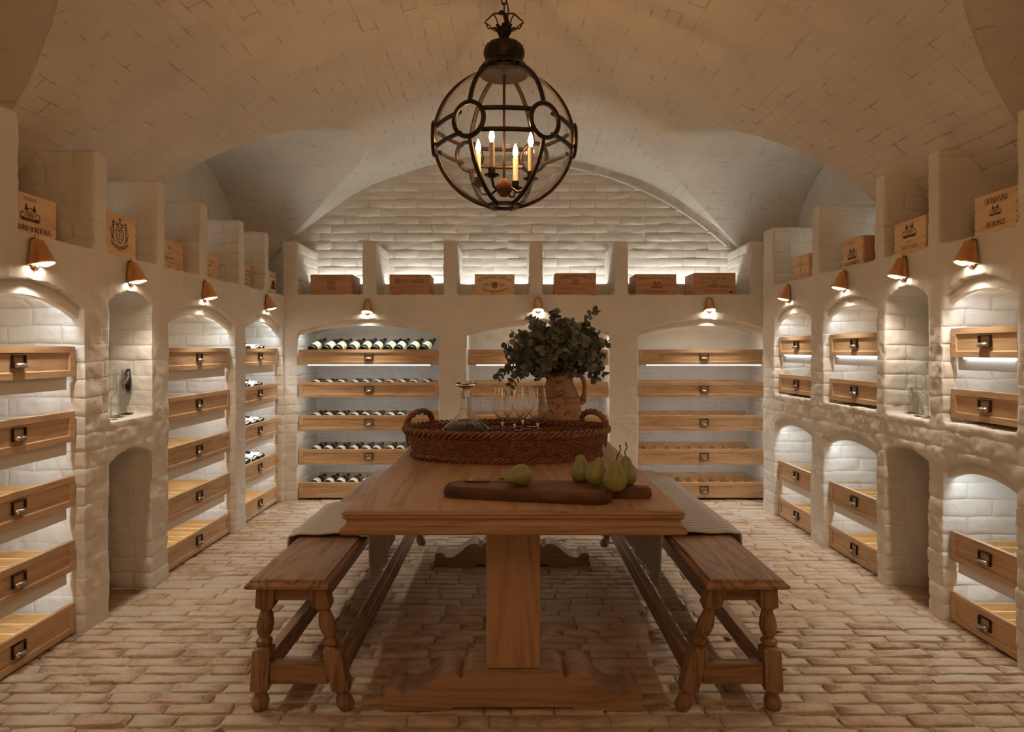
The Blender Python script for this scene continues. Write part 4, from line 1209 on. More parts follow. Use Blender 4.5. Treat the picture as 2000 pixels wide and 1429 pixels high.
# ------------------------------------------------------------------ wicker tray
def superell(a, b, e, t):
    c, s = math.cos(t), math.sin(t)
    return (math.copysign(abs(c) ** (2 / e), c) * a, math.copysign(abs(s) ** (2 / e), s) * b)
def tray():
    cx, cy, a, b, e = -.018, 3.150, .422, .258, 2.25
    h = .118
    t = empty('wicker_tray', (cx, cy, TZ)); tag(t, 'oval brown wicker tray with two looped handles on the table', 'tray')
    def at(th, z, off=0):
        k = 1 + .08 * (z / h)
        x, y = superell(a, b, e, th); L = math.hypot(x, y)
        return Vector((x * k * (1 + off / L), y * k * (1 + off / L), z))
    NS = 76
    # arclength-even parameters
    ths = np.linspace(0, 2 * PI, 1441)
    pts = np.array([superell(a, b, e, q) for q in ths]); sl = np.concatenate([[0], np.cumsum(np.hypot(*np.diff(pts, axis=0).T))])
    even = lambda n, o=0.0: [float(np.interp((k + o) / n * sl[-1] % sl[-1], sl, ths)) for k in range(n)]
    mb = MB()
    for th in even(NS): mb.tube([at(th, .004), at(th, h * .5), at(th, h)], .0035, 5)
    o = mb.build('stakes', M['wick'], t, smooth=True); o['kind'] = 'stuff'
    mb = MB(); rows = 11
    r = random.Random(3)
    for k in range(rows):
        z = .018 + (h - .030) * k / (rows - 1)
        q = even(NS * 2)
        mb.tube([at(th, z + r.uniform(-.0015, .0015), (.0055 if (i // 2 + k) % 2 else -.0055) if i % 2 == 0 else 0) for i, th in enumerate(q)], .0042, 5, True)
    o = mb.build('woven_side', M['wick'], t, smooth=True); o['kind'] = 'stuff'
    for nm, z, rr in (('rim', h + .004, .013), ('foot_braid', .012, .010)):
        mb = MB()
        for s in range(4):
            q = even(240)
            mb.tube([at(th, z + rr * math.sin(i / 240 * 2 * PI * 22 + s * PI / 2), rr * .9 * math.cos(i / 240 * 2 * PI * 22 + s * PI / 2) + (.004 if nm == 'rim' else .003)) for i, th in enumerate(q)], .0062, 5, True)
        mb.build(nm, M['wick'], t, smooth=True)
    base = [superell(a - .006, b - .006, e, 2 * PI * i / 48) for i in range(48)]
    MB().prism(base, .003, .012, 'z').build('base', M['wick'], t)
    for s in (-1, 1):
        mb = MB()
        path = []
        pa = at(math.radians(-14) if s > 0 else math.radians(194), h, .006); pb = at(math.radians(40) if s > 0 else math.radians(140), h, .006)
        for i in range(25):
            w = PI * i / 24; u = .5 - .5 * math.cos(w)
            p = pa.lerp(pb, u); path.append(Vector((p.x, p.y, h + .078 * math.sin(w) ** .7)))
        for k in range(3):
            q = []
            for i, p in enumerate(path):
                tn = (path[min(i + 1, 24)] - path[max(i - 1, 0)]).normalized(); u = Vector((1, 0, 0)); u = (u - tn * u.dot(tn)).normalized(); w2 = tn.cross(u)
                ph = i / 24 * 2 * PI * 2.5 + k * 2 * PI / 3
                q.append(p + (u * math.cos(ph) + w2 * math.sin(ph)) * .0078)
            mb.tube(q, .0075, 6)
        for i in (4, 20): mb.tube([path[i], path[i] + Vector((s * .008, 0, -.07)), path[i] + Vector((s * .002, 0, -.12))], .006, 5)
        mb.build('handle', M['wick'], t, smooth=True)
tray()
ZT = TZ + .0125

# ------------------------------------------------------------------ glassware
def px2(px, d): return (px - 997) * d / 1333
def shell(prof, t):
    """closed wall of thickness t inside an open profile"""
    inner = []
    for i, (r, z) in enumerate(prof):
        a = prof[max(i - 1, 0)]; b_ = prof[min(i + 1, len(prof) - 1)]
        dr, dz = b_[0] - a[0], b_[1] - a[1]; L = math.hypot(dr, dz) or 1
        inner.append((max(0.0, r - t * dz / L), z + t * dr / L))
    if prof[0][0] < 1e-6: inner[0] = (0.0, prof[0][1] + t)
    out = list(prof) + inner[::-1]
    return out if prof[0][0] < 1e-6 else out + [prof[0]]
def decanter():
    d = 3.10
    t = empty('decanter', (px2(910, d), d, ZT)); tag(t, 'cut glass ship decanter half full of red wine, with flat stopper', 'decanter')
    prof = [(.062, 0), (.085, .045), (.101, .085), (.109, .104), (.108, .113), (.100, .122), (.080, .139), (.056, .160), (.038, .180), (.028, .194), (.026, .202), (.029, .206), (.0255, .211), (.0235, .24), (.0225, .256), (.026, .260), (.023, .265), (.023, .276), (.029, .281), (.030, .285)]
    MB().lathe(shell([(.0, 0)] + prof, .0022), 40, caps=False).build('body', M['cut_crystal'], t, smooth=True, angle=50)
    w = [(.0, .003), (.058, .003), (.0815, .046), (.0975, .086), (.1055, .1035), (.1045, .1115), (.097, .1195), (.0765, .1365), (.0, .137)]
    MB().lathe(w, 40, caps=False).build('wine', M['wine'], t, smooth=True, angle=40)['label'] = 'dark red wine'
    mb = MB()
    for k in range(12):                            # cut fan pattern on the shoulder
        for j in range(-2, 3):
            a0 = 2 * PI * k / 12
            p = []
            for i in range(4):
                u = i / 3; r_ = .098 - .042 * u + .0015; z = .124 + .036 * u * (1 - .1 * abs(j)); a = a0 + j * .075 * u
                p.append((r_ * math.cos(a), r_ * math.sin(a), z))
            mb.tube(p, .0012, 4)
    o = mb.build('cut_pattern', M['cut_crystal'], t); o['kind'] = 'stuff'
    st = [(.010, .25), (.017, .276), (.017, .288), (.013, .294), (.015, .299), (.038, .306), (.047, .313), (.048, .321), (.041, .328), (.028, .331), (.0, .332)]
    MB().lathe(st, 32).build('stopper', M['cut_crystal'], t, smooth=True, angle=50)
decanter()
def goblet_meshes():
    bowl = MB().lathe(shell([(.0, .145), (.007, .147), (.028, .171), (.0462, .193), (.0482, .201), (.0470, .213), (.0320, .292), (.0308, .300)], .0012), 32, caps=False).mesh('bowl', M['crystal'], True, 60)
    stem = MB().lathe([(.0055, .006), (.0038, .02), (.0034, .07), (.004, .12), (.006, .138), (.007, .1448)], 12).mesh('stem', M['crystal'], True, 60)
    foot = MB().lathe([(.0, .001), (.038, .001), (.038, .002), (.015, .004), (.006, .0059)], 28).mesh('foot', M['crystal'], True, 60)
    return bowl, stem, foot
GB = goblet_meshes()
for k, (px, d) in enumerate(((981, 3.11), (1005, 3.02), (1021, 3.19), (1050, 3.06))):
    t = empty('wine_glass', (px2(px, d), d, ZT)); tag(t, ('leftmost of the four tall wine glasses in the wicker tray', 'second tall wine glass from the left, at the front of the tray', 'third tall wine glass from the left, behind the others in the tray', 'rightmost tall wine glass in the tray, before the clay jug')[k], 'glass', 'tall wine glasses in the tray')
    for nm, me in zip(('bowl', 'stem', 'foot'), GB): put(nm, me, t)
def flute_meshes():
    bowl = MB().lathe(shell([(.0, .100), (.008, .102), (.018, .112), (.0245, .128), (.0265, .145), (.0255, .165), (.021, .235)], .0011), 24, caps=False).mesh('bowl', M['crystal'], True, 60)
    stem = MB().lathe([(.005, .005), (.0032, .02), (.003, .085), (.005, .096), (.006, .0998)], 10).mesh('stem', M['crystal'], True, 60)
    foot = MB().lathe([(.0, .001), (.032, .001), (.032, .002), (.012, .004), (.005, .0049)], 24).mesh('foot', M['crystal'], True, 60)
    return bowl, stem, foot
FBM = flute_meshes()
def flute(loc, label, group):
    t = empty('flute_glass', loc); tag(t, label, 'glass', group)
    for nm, me in zip(('bowl', 'stem', 'foot'), FBM): put(nm, me, t)
for i, px in enumerate((217, 232, 247, 262)):
    x = XL - .075 - .025 * i; d = 1333 * x / (px - 997)
    flute((x, d, .922), OR[i] + ' slender glass from left in the left wall niche', 'flutes in the left niche')
for i, px in enumerate((1762, 1779, 1797, 1813)):
    x = XR + .13 - .026 * i; d = 1333 * x / (px - 997)
    flute((x, d, .927), OR[i] + ' slender glass from left in the right wall niche', 'flutes in the right niche')

# ------------------------------------------------------------------ clay jug with eucalyptus
JX, JY = px2(1093, 3.75), 3.75
def jug():
    t = empty('clay_jug', (JX, JY, TZ)); tag(t, 'earthenware jug with strap handles and painted red bands behind the tray', 'jug')
    prof = [(.0, .0), (.062, .0), (.068, .006), (.095, .05), (.113, .10), (.119, .145), (.117, .185), (.107, .232), (.090, .275), (.075, .307), (.071, .324), (.075, .340), (.083, .356), (.087, .362), (.083, .366), (.076, .358), (.067, .335), (.064, .31), (.0, .30)]
    MB().lathe(prof, 40, caps=False).build('body', M['clay'], t, smooth=True, angle=50)
    def rad(z): return float(np.interp(z, [p[1] for p in prof[1:14]], [p[0] for p in prof[1:14]]))
    for z in (.195, .205, .225, .232):
        MB().tube([((rad(z) + .0006) * math.cos(2 * PI * i / 40), (rad(z) + .0006) * math.sin(2 * PI * i / 40), z) for i in range(40)], .0016, 4, True).build('painted_band', M['clay_red'], t)
    # right handle
    q = [Vector((.080, 0, .352)), Vector((.108, -.005, .352)), Vector((.130, -.008, .325)), Vector((.138, -.008, .285)), Vector((.135, -.006, .245)), Vector((.126, -.004, .205)), Vector((.114, 0, .19))]
    MB().tube(q, [.014, .013, .012, .012, .012, .013, .012], 10, flat=1.6, up=Vector((.4, 0, 1))).build('handle', M['clay'], t, smooth=True)
    # strap down the front, following the belly, with slip marks
    an = -PI / 2 - .12
    strip = []; nz = 13
    for i in range(nz):
        z = .345 - (.345 - .115) * i / (nz - 1)
        strip.append((z, rad(z) + .012 + .006 * math.sin(PI * i / (nz - 1)), .026 + .010 * max(0, (i - 9) / 3)))
    v = []; f = []
    for z, r_, w in strip:
        for k in range(-2, 3):
            a = an + (k / 2) * (w / r_); dd = r_ - .012 * (abs(k) == 2)
            v.append((dd * math.cos(a), dd * math.sin(a), z))
    for i in range(nz - 1):
        for k in range(4): f.append((5 * i + k, 5 * i + k + 1, 5 * i + 6 + k, 5 * i + 5 + k))
    MB().add(v, f).build('strap', M['clay'], t, smooth=True, angle=60)
    mb = MB()
    def onstrap(u, z, lift=.001):
        i = np.interp(z, [s[0] for s in strip[::-1]], [s[1] for s in strip[::-1]])
        a = an + u / i
        return Vector(((i + lift) * math.cos(a), (i + lift) * math.sin(a), z))
    for z, dz in ((.318, .004), (.308, .003), (.262, .005), (.245, .004), (.236, .004)):
        mb.tube([onstrap(-.022, z), onstrap(0, z - .001, .0015), onstrap(.022, z + dz)], .0028, 5)
    mb.tube([onstrap(-.018, .200), onstrap(.014, .175)], .0026, 5); mb.tube([onstrap(.014, .200), onstrap(-.014, .170)], .0026, 5)
    mb.tube([(((rad(.16 - .03 * math.sin(PI * i / 10)) + .001) * math.cos(an + (-.5 + i / 10 * 1.1) * .8)), ((rad(.16 - .03 * math.sin(PI * i / 10)) + .001) * math.sin(an + (-.5 + i / 10 * 1.1) * .8)), .165 - .035 * math.sin(PI * i / 10)) for i in range(11)], .004, 5)
    o = mb.build('slip_marks', M['clay_red'], t); o['label'] = 'red painted slip marks'; o['kind'] = 'stuff'
    MB().tube([(-.095, -.03, .26), (-.125, -.035, .262), (-.130, -.036, .245), (-.104, -.033, .225)], .011, 8).build('lug', M['clay'], t, smooth=True)
jug()
def eucalyptus():
    t = empty('eucalyptus_bunch', (JX, JY, TZ + .34)); tag(t, 'bunch of grey-green eucalyptus branches standing in the clay jug', 'plant')
    r = random.Random(21)
    def leafmesh(k):
        q = random.Random(k); v = [(0, 0, 0)]; n = 9; asp = q.uniform(.8, 1.0)
        for i in range(n):
            a = 2 * PI * i / n
            v.append((.5 + .5 * math.cos(a), .5 * asp * math.sin(a) * (1 - .18 * math.cos(a)), .10 * abs(math.sin(a)) + q.uniform(-.03, .03) - .10 * (.5 + .5 * math.cos(a)) ** 2))
        v[0] = (.45, 0, -.02)
        f = [(0, 1 + i, 1 + (i + 1) % n) for i in range(n)]
        return MB().add(v, f).mesh('leaf', M['leaf'], True, 80)
    LMs = [leafmesh(k) for k in range(7)]
    # stem tips aimed at the photograph's outline, metres from the mouth of the jug
    tips = [(-.17, .14, .33), (-.30, -.05, -.10), (-.27, .05, .02), (-.29, -.1, .12), (-.25, .0, .24), (-.20, -.12, .02), (-.22, .1, .22), (-.14, -.12, .28), (-.08, .08, .27), (-.03, -.05, .36), (-.10, -.16, .15),
            (.03, .1, .27), (.06, -.12, .25), (.10, .05, .27), (.14, -.08, .25), (.20, .02, .36), (.19, -.06, .24), (.22, .08, .23), (.24, -.05, .12), (.23, .04, .05), (.22, -.12, .02), (.17, -.15, .12), (.10, -.18, .08), (.02, -.18, .12), (-.05, -.19, .08), (.14, .15, .15), (-.12, .16, .15), (.0, .17, .2), (.20, -.02, -.02), (-.12, -.18, .0), (.06, -.17, .17), (-.02, -.16, .20), (-.18, -.14, .12), (.13, -.17, .2), (.07, -.05, .31), (-.33, -.02, .0), (-.08, -.2, .04), (.05, -.2, .03), (.16, -.18, .05), (-.16, -.16, .06), (.0, -.19, .14), (.1, -.16, .20), (-.06, -.1, .22), (.19, -.1, .17), (-.24, -.12, .18), (.02, -.1, .30), (-.3, .02, .16), (.25, -.02, .18)]
    leaves = []
    for tp in tips:
        p0 = Vector((tp[0] * .14, tp[1] * .14, -.06)); p2 = Vector(tp) + Vector((r.uniform(-.01, .01), r.uniform(-.01, .01), r.uniform(-.01, .01)))
        up = max(.10, tp[2] * .75 + .06)
        p1 = Vector((p2.x * .50, p2.y * .5, up if tp[2] > .1 else up + .10))
        path = [p0 * (1 - u) ** 2 + p1 * 2 * u * (1 - u) + p2 * u * u for u in [i / 10 for i in range(11)]]
        MB().tube(path, [.0034 - .0022 * i / 10 for i in range(11)], 5).build('stem', M['stem'], t)
        n = 16
        for i in range(n):
            u = .22 + .78 * i / (n - 1)
            k = u * 10; a = path[min(int(k), 9)]; b_ = path[min(int(k) + 1, 10)]; p = a.lerp(b_, k - min(int(k), 9)); tn = (path[10] - path[8]).normalized() if u > .9 else (b_ - a).normalized()
            if p.z < .0 and math.hypot(p.x, p.y) < .09: continue
            sz = (.070 - .036 * u) * r.uniform(.8, 1.2)
            ph = r.uniform(0, PI)
            for sgn in (-1, 1):
                o1 = tn.orthogonal().normalized(); o2 = tn.cross(o1)
                side = o1 * math.cos(ph) * sgn + o2 * math.sin(ph) * sgn
                d = (side + tn * r.uniform(.1, .7) + Vector((r.uniform(-.3, .3), r.uniform(-.3, .3), r.uniform(-.5, .2)))).normalized()
                nn = d.cross(Vector((r.uniform(-1, 1), r.uniform(-1, 1), r.uniform(-1, 1)))).normalized()
                mt = Matrix((d, nn.cross(d), nn)).transposed().to_4x4()
                mt = Matrix.Translation(p) @ mt @ Matrix.Scale(sz, 4)
                leaves.append((p.y - .3 * abs(p.x) , mt))
    leaves.sort(key=lambda q: q[0])
    rest = MB()
    for i, (_, mt) in enumerate(leaves):
        me = LMs[i % 7]
        if i < 300:
            o = put('leaf', me, t); o.matrix_local = mt
        else: rest.add([mt @ v.co for v in me.vertices], [tuple(p.vertices) for p in me.polygons])
    o = rest.build('leaves', M['leaf'], t, smooth=True, angle=80); o['kind'] = 'stuff'
eucalyptus()

# ------------------------------------------------------------------ chopping board, knife, pears
def rounded(poly_, r_, n=4):
    out = []
    m = len(poly_)
    for i in range(m):
        a, b_, c = Vector(poly_[i - 1]), Vector(poly_[i]), Vector(poly_[(i + 1) % m])
        rr = min(r_, (a - b_).length * .45, (c - b_).length * .45)
        p, q = b_ + (a - b_).normalized() * rr, b_ + (c - b_).normalized() * rr
        for k in range(n + 1):
            u = k / n; out.append(tuple(p * (1 - u) ** 2 + b_ * 2 * u * (1 - u) + q * u * u))
    return out
def slab(mb, outline, z0, z1, bev, jit=.002, seed=1):
    r = random.Random(seed); n = len(outline)
    cx = sum(p[0] for p in outline) / n; cy = sum(p[1] for p in outline) / n
    rings = []
    for k, (i, z) in enumerate(((bev * .6, z0), (0, z0 + bev), (0, z1 - bev), (bev, z1))):
        ring = []
        for p in outline:
            d = Vector((p[0] - cx, p[1] - cy)); L = d.length; d = d / L * (L - i + r.uniform(-jit, jit) * (1 if k in (1, 2) else .5))
            ring.append((cx + d.x, cy + d.y, z + (r.uniform(-jit, jit) * .5 if k in (1, 2) else 0)))
        rings.append(ring)
    v = sum(rings, []); f = [(k * n + i, k * n + (i + 1) % n, (k + 1) * n + (i + 1) % n, (k + 1) * n + i) for k in range(3) for i in range(n)]
    f += [tuple(range(n - 1, -1, -1)), tuple(range(3 * n, 4 * n))]
    mb.add(v, f)
def dense(poly_, step=.03):
    out = []
    for a, b_ in zip(poly_, poly_[1:] + poly_[:1]):
        n = max(1, int((Vector(b_) - Vector(a)).length / step))
        out += [tuple(Vector(a).lerp(Vector(b_), k / n)) for k in range(n)]
    return out
def chopping_board():
    t = empty('chopping_board', (.06, 2.25, TZ)); tag(t, 'thick dark wooden chopping board with rough edges and a stub handle', 'chopping board')
    out = [(-.222, 2.232), (-.10, 2.195), (.10, 2.150), (.27, 2.118), (.312, 2.135), (.322, 2.19), (.335, 2.225), (.382, 2.212), (.452, 2.205), (.462, 2.232), (.455, 2.252), (.395, 2.268), (.36, 2.295), (.30, 2.335), (.05, 2.345), (-.17, 2.352), (-.215, 2.32)]
    loc = [(x - .06, y - 2.25) for x, y in out]
    mb = MB(); slab(mb, dense(rounded(loc, .025, 3), .012), .001, .036, .008, .0026)
    mb.build('slab', M['board_dark'], t, smooth=True, angle=40)
    ins = [(x * .955, y * .90 + .004) for x, y in loc if x < .30]
    mb = MB(); slab(mb, dense(rounded(ins, .025, 3), .03), .030, .0372, .002, .0)
    mb.build('worn_top', M['board_top'], t, smooth=True, angle=40)['label'] = 'reddish worn top face'
    hd = [(x - .06, y - 2.25) for x, y in ((.30, 2.27), (.40, 2.275), (.425, 2.30), (.41, 2.335), (.30, 2.335))]
    mb = MB(); slab(mb, dense(rounded(hd, .025, 4), .02), .004, .034, .010, .001)
    mb.build('handle', M['board_dark'], t, smooth=True, angle=40)
chopping_board()
ZBD = TZ + .0375
def knife():
    a = Vector((px2(904, 2.30), 2.300, ZBD + .006)); b_ = Vector((px2(1016, 2.315), 2.315, ZBD + .003))
    d = (b_ - a); L = d.length; rz = math.atan2(d.y, d.x)
    t = empty('table_knife', a, rz); tag(t, 'small knife with wooden handle and silver end on the chopping board', 'knife')
    R90 = Matrix.Rotation(PI / 2, 4, 'Y')
    MB().lathe([(.0, .0), (.004, .004), (.006, .010), (.003, .016), (.0065, .022), (.007, .030), (.005, .034)], 10, M=R90).build('silver_end', M['steel'], t, smooth=True)
    MB().lathe([(.006, .034), (.0068, .06), (.0062, .088), (.0055, .092)], 10, M=R90).build('handle', M['horn'], t, smooth=True)
    MB().prism([(.092, -.0045), (.092, .0045), (.16, .006), (L - .01, .004), (L, -.002), (L - .01, -.0045)], -.0012, .0012, 'z').build('blade', M['steel'], t)
knife()
def pear_meshes():
    prof = [(.0, .002), (.012, .0005), (.024, .004), (.033, .015), (.0365, .030), (.034, .045), (.027, .058), (.0205, .069), (.0165, .079), (.012, .088), (.006, .0925), (.0, .092)]
    mb = MB().lathe(prof, 24, caps=False)
    mb.v = [(x * (1 + .04 * math.sin(3 * z * 30)), y * (1 - .03 * math.sin(z * 50)), z) for x, y, z in mb.v]
    body = mb.mesh('flesh', M['pear'], True, 80)
    return body
PM = pear_meshes()
def pear(loc, rot, s, label, stalk):
    t = empty('pear', loc); t.rotation_euler = rot; t.scale = (s, s, s)
    tag(t, label, 'pear', 'green pears on the chopping board')
    put('flesh', PM, t)
    MB().tube([Vector((0, 0, .090))] + [Vector(p) for p in stalk], [.0022, .0019, .0017, .0024][:len(stalk) + 1], 6).build('stalk', M['stalk'], t, smooth=True)
    MB().lathe([(.0, -.001), (.005, .0), (.006, .003)], 8).build('calyx', M['stalk'], t)
pear((px2(1034, 2.26), 2.262, ZBD + .0365), (0, -PI / 2 - .12, .45), 1.02, 'green pear lying alone on its side near the knife', [(.004, 0, .100), (.002, .004, .108)])
pear((px2(1136, 2.30), 2.318, ZBD), (.04, -.05, .3), .98, 'green pear standing at back left of the pear group', [(.005, 0, .102), (.012, .002, .112)])
pear((px2(1158, 2.25), 2.235, ZBD + .006), (.22, .10, 1.0), .98, 'squat green pear leaning in front, second from left of the group', [(.004, 0, .100), (.01, 0, .106)])
pear((px2(1199, 2.17), 2.165, ZBD), (.03, .06, .2), 1.06, 'green pear standing at the front right of the board with long stalk', [(.004, .002, .105), (.014, .004, .122), (.010, .006, .136)])
pear((px2(1221, 2.27), 2.262, ZBD), (-.03, -.08, 2.0), 1.02, 'green pear half hidden behind the front right pear', [(.006, .002, .105), (.010, -.01, .120), (.022, -.012, .132)])
# ------------------------------------------------------------------ hanging globe lantern
def lantern():
    D = 3.20; cx, cz, R = px2(984.5, D), 2.245, .325
    t = empty('hanging_lantern', (cx, D, cz)); tag(t, 'large iron globe lantern with glass panes and four candle bulbs', 'lantern')
    th0 = -PI / 2 + math.radians(3.0)
    mer = [th0 + math.radians(30 + 60 * k) for k in range(6)]
    def sp(a, e, r_=R): return Vector((r_ * math.cos(a) * math.cos(e), r_ * math.sin(a) * math.cos(e), r_ * math.sin(e)))
    e0, e1 = math.radians(-78), math.radians(70)
    zu, zl = .038, -.052
    eu, el = math.asin(zu / R), math.asin(zl / R)
    ec = (eu + el) / 2; rc = .073
    def flat(a, e, r_=R):                       # a flat-paned globe: points between two ribs lie on their chord
        return sp(a, e, r_)
    # glass gores
    gv = []
    for k in range(6):
        a0, a1 = mer[k], mer[(k + 1) % 6]
        if a1 < a0: a1 += 2 * PI
        mb = MB(); v = []; f = []; n = 22; m_ = 6
        for i in range(n + 1):
            e = e0 + (e1 - e0) * i / n
            p, q = sp(a0, e, R - .006), sp(a1, e, R - .006)
            for j in range(m_ + 1):
                u = j / m_; c = p.lerp(q, u); bul = 1 + .085 * 4 * u * (1 - u)
                v.append((c.x * bul, c.y * bul, c.z))
        for i in range(n):
            for j in range(m_): f.append((i * (m_ + 1) + j, i * (m_ + 1) + j + 1, (i + 1) * (m_ + 1) + j + 1, (i + 1) * (m_ + 1) + j))
        mb.add(v, f).build('glass_pane', M['pane'], t, smooth=True, angle=60)
    for k in range(6):
        a = mer[k]
        nrm = sp(a, 0, 1.0)
        gap = rc / R
        for s0, s1 in ((e0, ec - gap), (ec + gap, e1)):
            n = 14
            MB().tube([sp(a, s0 + (s1 - s0) * i / n) for i in range(n + 1)], .0105, 6, flat=1.0, up=nrm).build('rib', M['iron'], t, smooth=True)
        # roundel
        c = sp(a, ec, R + .002); tz = Vector((0, 0, 1)); tx = nrm.cross(tz)
        MB().tube([c + tx * rc * math.cos(2 * PI * i / 28) + tz * rc * math.sin(2 * PI * i / 28) for i in range(28)], .0105, 6, True).build('roundel_ring', M['iron'], t, smooth=True)
        vv = []
        n = 20
        for r_, o_ in ((rc - .006, 0), (rc * .6, .010), (0, .016)):
            vv += [c + nrm * o_ + tx * r_ * math.cos(2 * PI * i / n) + tz * r_ * math.sin(2 * PI * i / n) for i in range(n if r_ else 1)]
        f = [(i, (i + 1) % n, n + (i + 1) % n, n + i) for i in range(n)] + [(n + i, n + (i + 1) % n, 2 * n) for i in range(n)]
        MB().add(vv, f).build('roundel_glass', M['pane'], t, smooth=True, angle=60)
        a1 = mer[(k + 1) % 6]
        for z, e in ((zu, eu), (zl, el)):
            p, q = sp(a, e), sp(a1, e)
            off = math.sqrt(max(0, rc * rc - (z - R * math.sin(ec)) ** 2)) / (q - p).length
            n = 10; pts = []
            for i in range(n + 1):
                u = off + (1 - 2 * off) * i / n; c2 = p.lerp(q, u); bul = 1 + .085 * 4 * u * (1 - u)
                pts.append((c2.x * bul, c2.y * bul, c2.z))
            MB().tube(pts, .0105, 6).build('band', M['iron'], t, smooth=True)
    # bottom ring and top cap
    z = R * math.sin(e0); rb = R * math.cos(e0)
    MB().lathe([(rb - .020, z - .006), (rb + .012, z - .004), (rb + .012, z + .008), (rb - .020, z + .008), (rb - .020, z - .006)], 28, caps=False).build('bottom_ring', M['iron'], t, smooth=True)
    zt = R * math.sin(e1); rt = R * math.cos(e1)
    MB().lathe([(rt + .004, zt - .008), (rt + .006, zt + .006), (rt - .030, zt + .016), (.060, zt + .022), (0, zt + .022)], 32).build('cap_plate', M['iron'], t, smooth=True)
    mb = MB(); v = []; f = []; n = 64
    for i in range(n):                           # scalloped crown round the cap
        a = 2 * PI * i / n; w = .5 + .5 * math.cos(a * 16)
        for r_, z_ in ((.088, zt + .052), (.104, zt + .034), (.118 + .006 * w, zt + .018 - .016 * w)): v.append((r_ * math.cos(a), r_ * math.sin(a), z_))
    for i in range(n):
        j = (i + 1) % n
        for k in (0, 1): f.append((3 * i + k, 3 * j + k, 3 * j + k + 1, 3 * i + k + 1))
    mb.add(v, f).build('scalloped_crown', M['iron'], t)
    mb = MB(); prof = [(.076, zt + .030), (.078, zt + .052), (.088, zt + .070), (.094, zt + .090), (.092, zt + .112), (.080, zt + .130), (.055, zt + .144), (.026, zt + .152), (.0, zt + .154)]
    mb.lathe(prof, 32, caps=False)
    mb.v = [(x * (1 + .035 * math.cos(16 * math.atan2(y, x))), y * (1 + .035 * math.cos(16 * math.atan2(y, x))), z_) for x, y, z_ in mb.v]
    mb.build('smoke_dome', M['iron'], t, smooth=True, angle=60)
    z1 = zt + .150
    lf = MB()
    for k in range(8):
        a = 2 * PI * k / 8
        d = Vector((math.cos(a), math.sin(a), 0)); s = Vector((-d.y, d.x, 0))
        v = []
        for u, r_, h_, w in ((0, .016, 0, .010), (.3, .020, .030, .016), (.6, .032, .055, .014), (.85, .046, .066, .008), (1, .056, .062, .001)):
            v += [d * r_ - s * w + Vector((0, 0, z1 + h_)), d * (r_ - .004) + Vector((0, 0, z1 + h_ + .002)), d * r_ + s * w + Vector((0, 0, z1 + h_))]
        f = []
        for i in range(4):
            for j in (0, 1): f.append((3 * i + j, 3 * i + j + 1, 3 * i + 4 + j, 3 * i + 3 + j))
        MB().add(v, f).build('acanthus_leaf', M['iron'], t)
    mb = MB()                                    # open wire coronet
    mb.tube([(.086 * math.cos(2 * PI * i / 40), .086 * math.sin(2 * PI * i / 40), z1 + .088 + .006 * math.cos(2 * PI * i / 40 * 6)) for i in range(40)], .0035, 5, True)
    for k in range(6):
        a = 2 * PI * k / 6; d = Vector((math.cos(a), math.sin(a), 0))
        mb.tube([d * .05 + Vector((0, 0, z1 + .05)), d * .066 + Vector((0, 0, z1 + .072)), d * .086 + Vector((0, 0, z1 + .086)), d * .094 + Vector((0, 0, z1 + .086))], .003, 5)
    mb.build('coronet', M['iron'], t, smooth=True)
    MB().tube([(0, 0, z1), (0, 0, z1 + .06), (.014, 0, z1 + .09), (.004, 0, z1 + .125), (-.012, 0, z1 + .14), (-.030, 0, z1 + .128)], [.010, .012, .013, .011, .009, .005], 8).build('hook', M['iron'], t, smooth=True)
    # chain to the vault
    zc = z1 + .120
    k = 0
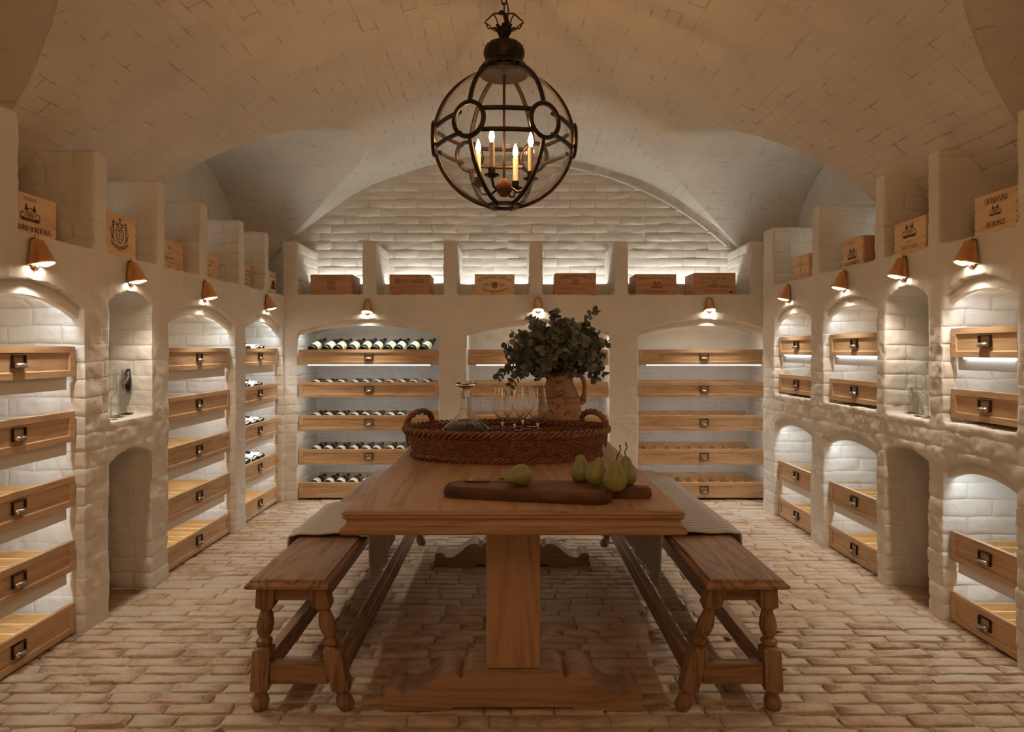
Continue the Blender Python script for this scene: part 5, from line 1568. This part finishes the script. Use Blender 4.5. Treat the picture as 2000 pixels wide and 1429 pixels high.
    while zc + cz < barrel(0) - .03:
        pts = []
        for i in range(16):
            a = 2 * PI * i / 16; u, w = .012 * math.cos(a), .030 * math.sin(a)
            pts.append((u, 0, zc + .030 + w) if k % 2 else (0, u, zc + .030 + w))
        MB().tube(pts, .0035, 5, True).build('chain_link', M['iron'], t, smooth=True)
        zc += .050; k += 1
    MB().tube([(.012, 0, z1 + .06), (.020, .004, z1 + .15), (.006, .004, z1 + .22), (.016, 0, barrel(0) - cz)], .0035, 5).build('flex', M['iron'], t)
    # candle cluster
    zb = -.230
    MB().tube([(0, 0, zb), (0, 0, zt + .01)], .0065, 8).build('centre_rod', M['iron'], t)
    MB().lathe([(0, zb - .045), (.018, zb - .040), (.036, zb - .018), (.040, zb), (.036, zb + .018), (.022, zb + .034), (.010, zb + .042)], 20).build('centre_ball', M['rust'], t, smooth=True)
    for k in range(4):
        a = math.radians(-128 + 90 * k) + .25
        d = Vector((math.cos(a), math.sin(a), 0)); c = d * .135
        arm = empty('candle_arm'); arm.parent = t
        arm.location = (0, 0, 0)
        MB().tube([d * .03 + Vector((0, 0, zb)), d * .07 + Vector((0, 0, zb - .028)), d * .115 + Vector((0, 0, zb - .020)), c + Vector((0, 0, zb + .015))], .006, 6).build('branch', M['iron'], arm, smooth=True)
        MB().lathe([(.006, zb + .012), (.034, zb + .026), (.036, zb + .029), (.012, zb + .030), (.016, zb + .036), (.018, zb + .060), (.0, zb + .060)], 18, (c.x, c.y, 0)).build('drip_pan', M['iron'], arm, smooth=True)
        MB().lathe([(.0125, zb + .060), (.0125, zb + .172), (.008, zb + .176), (.0, zb + .176)], 14, (c.x, c.y, 0)).build('candle_sleeve', M['candle'], arm, smooth=True)
        MB().lathe([(.005, zb + .176), (.010, zb + .188), (.0125, zb + .200), (.009, zb + .220), (.003, zb + .238), (.0, zb + .244)], 12, (c.x, c.y, 0)).build('flame_bulb', M['bulb'], arm, smooth=True)['label'] = 'glowing flame bulb'
M['rust'] = noisy('rusty_ball', (.10, .042, .022), (.22, .10, .055), 30, .7, 0.2, .3, .002)
lantern()
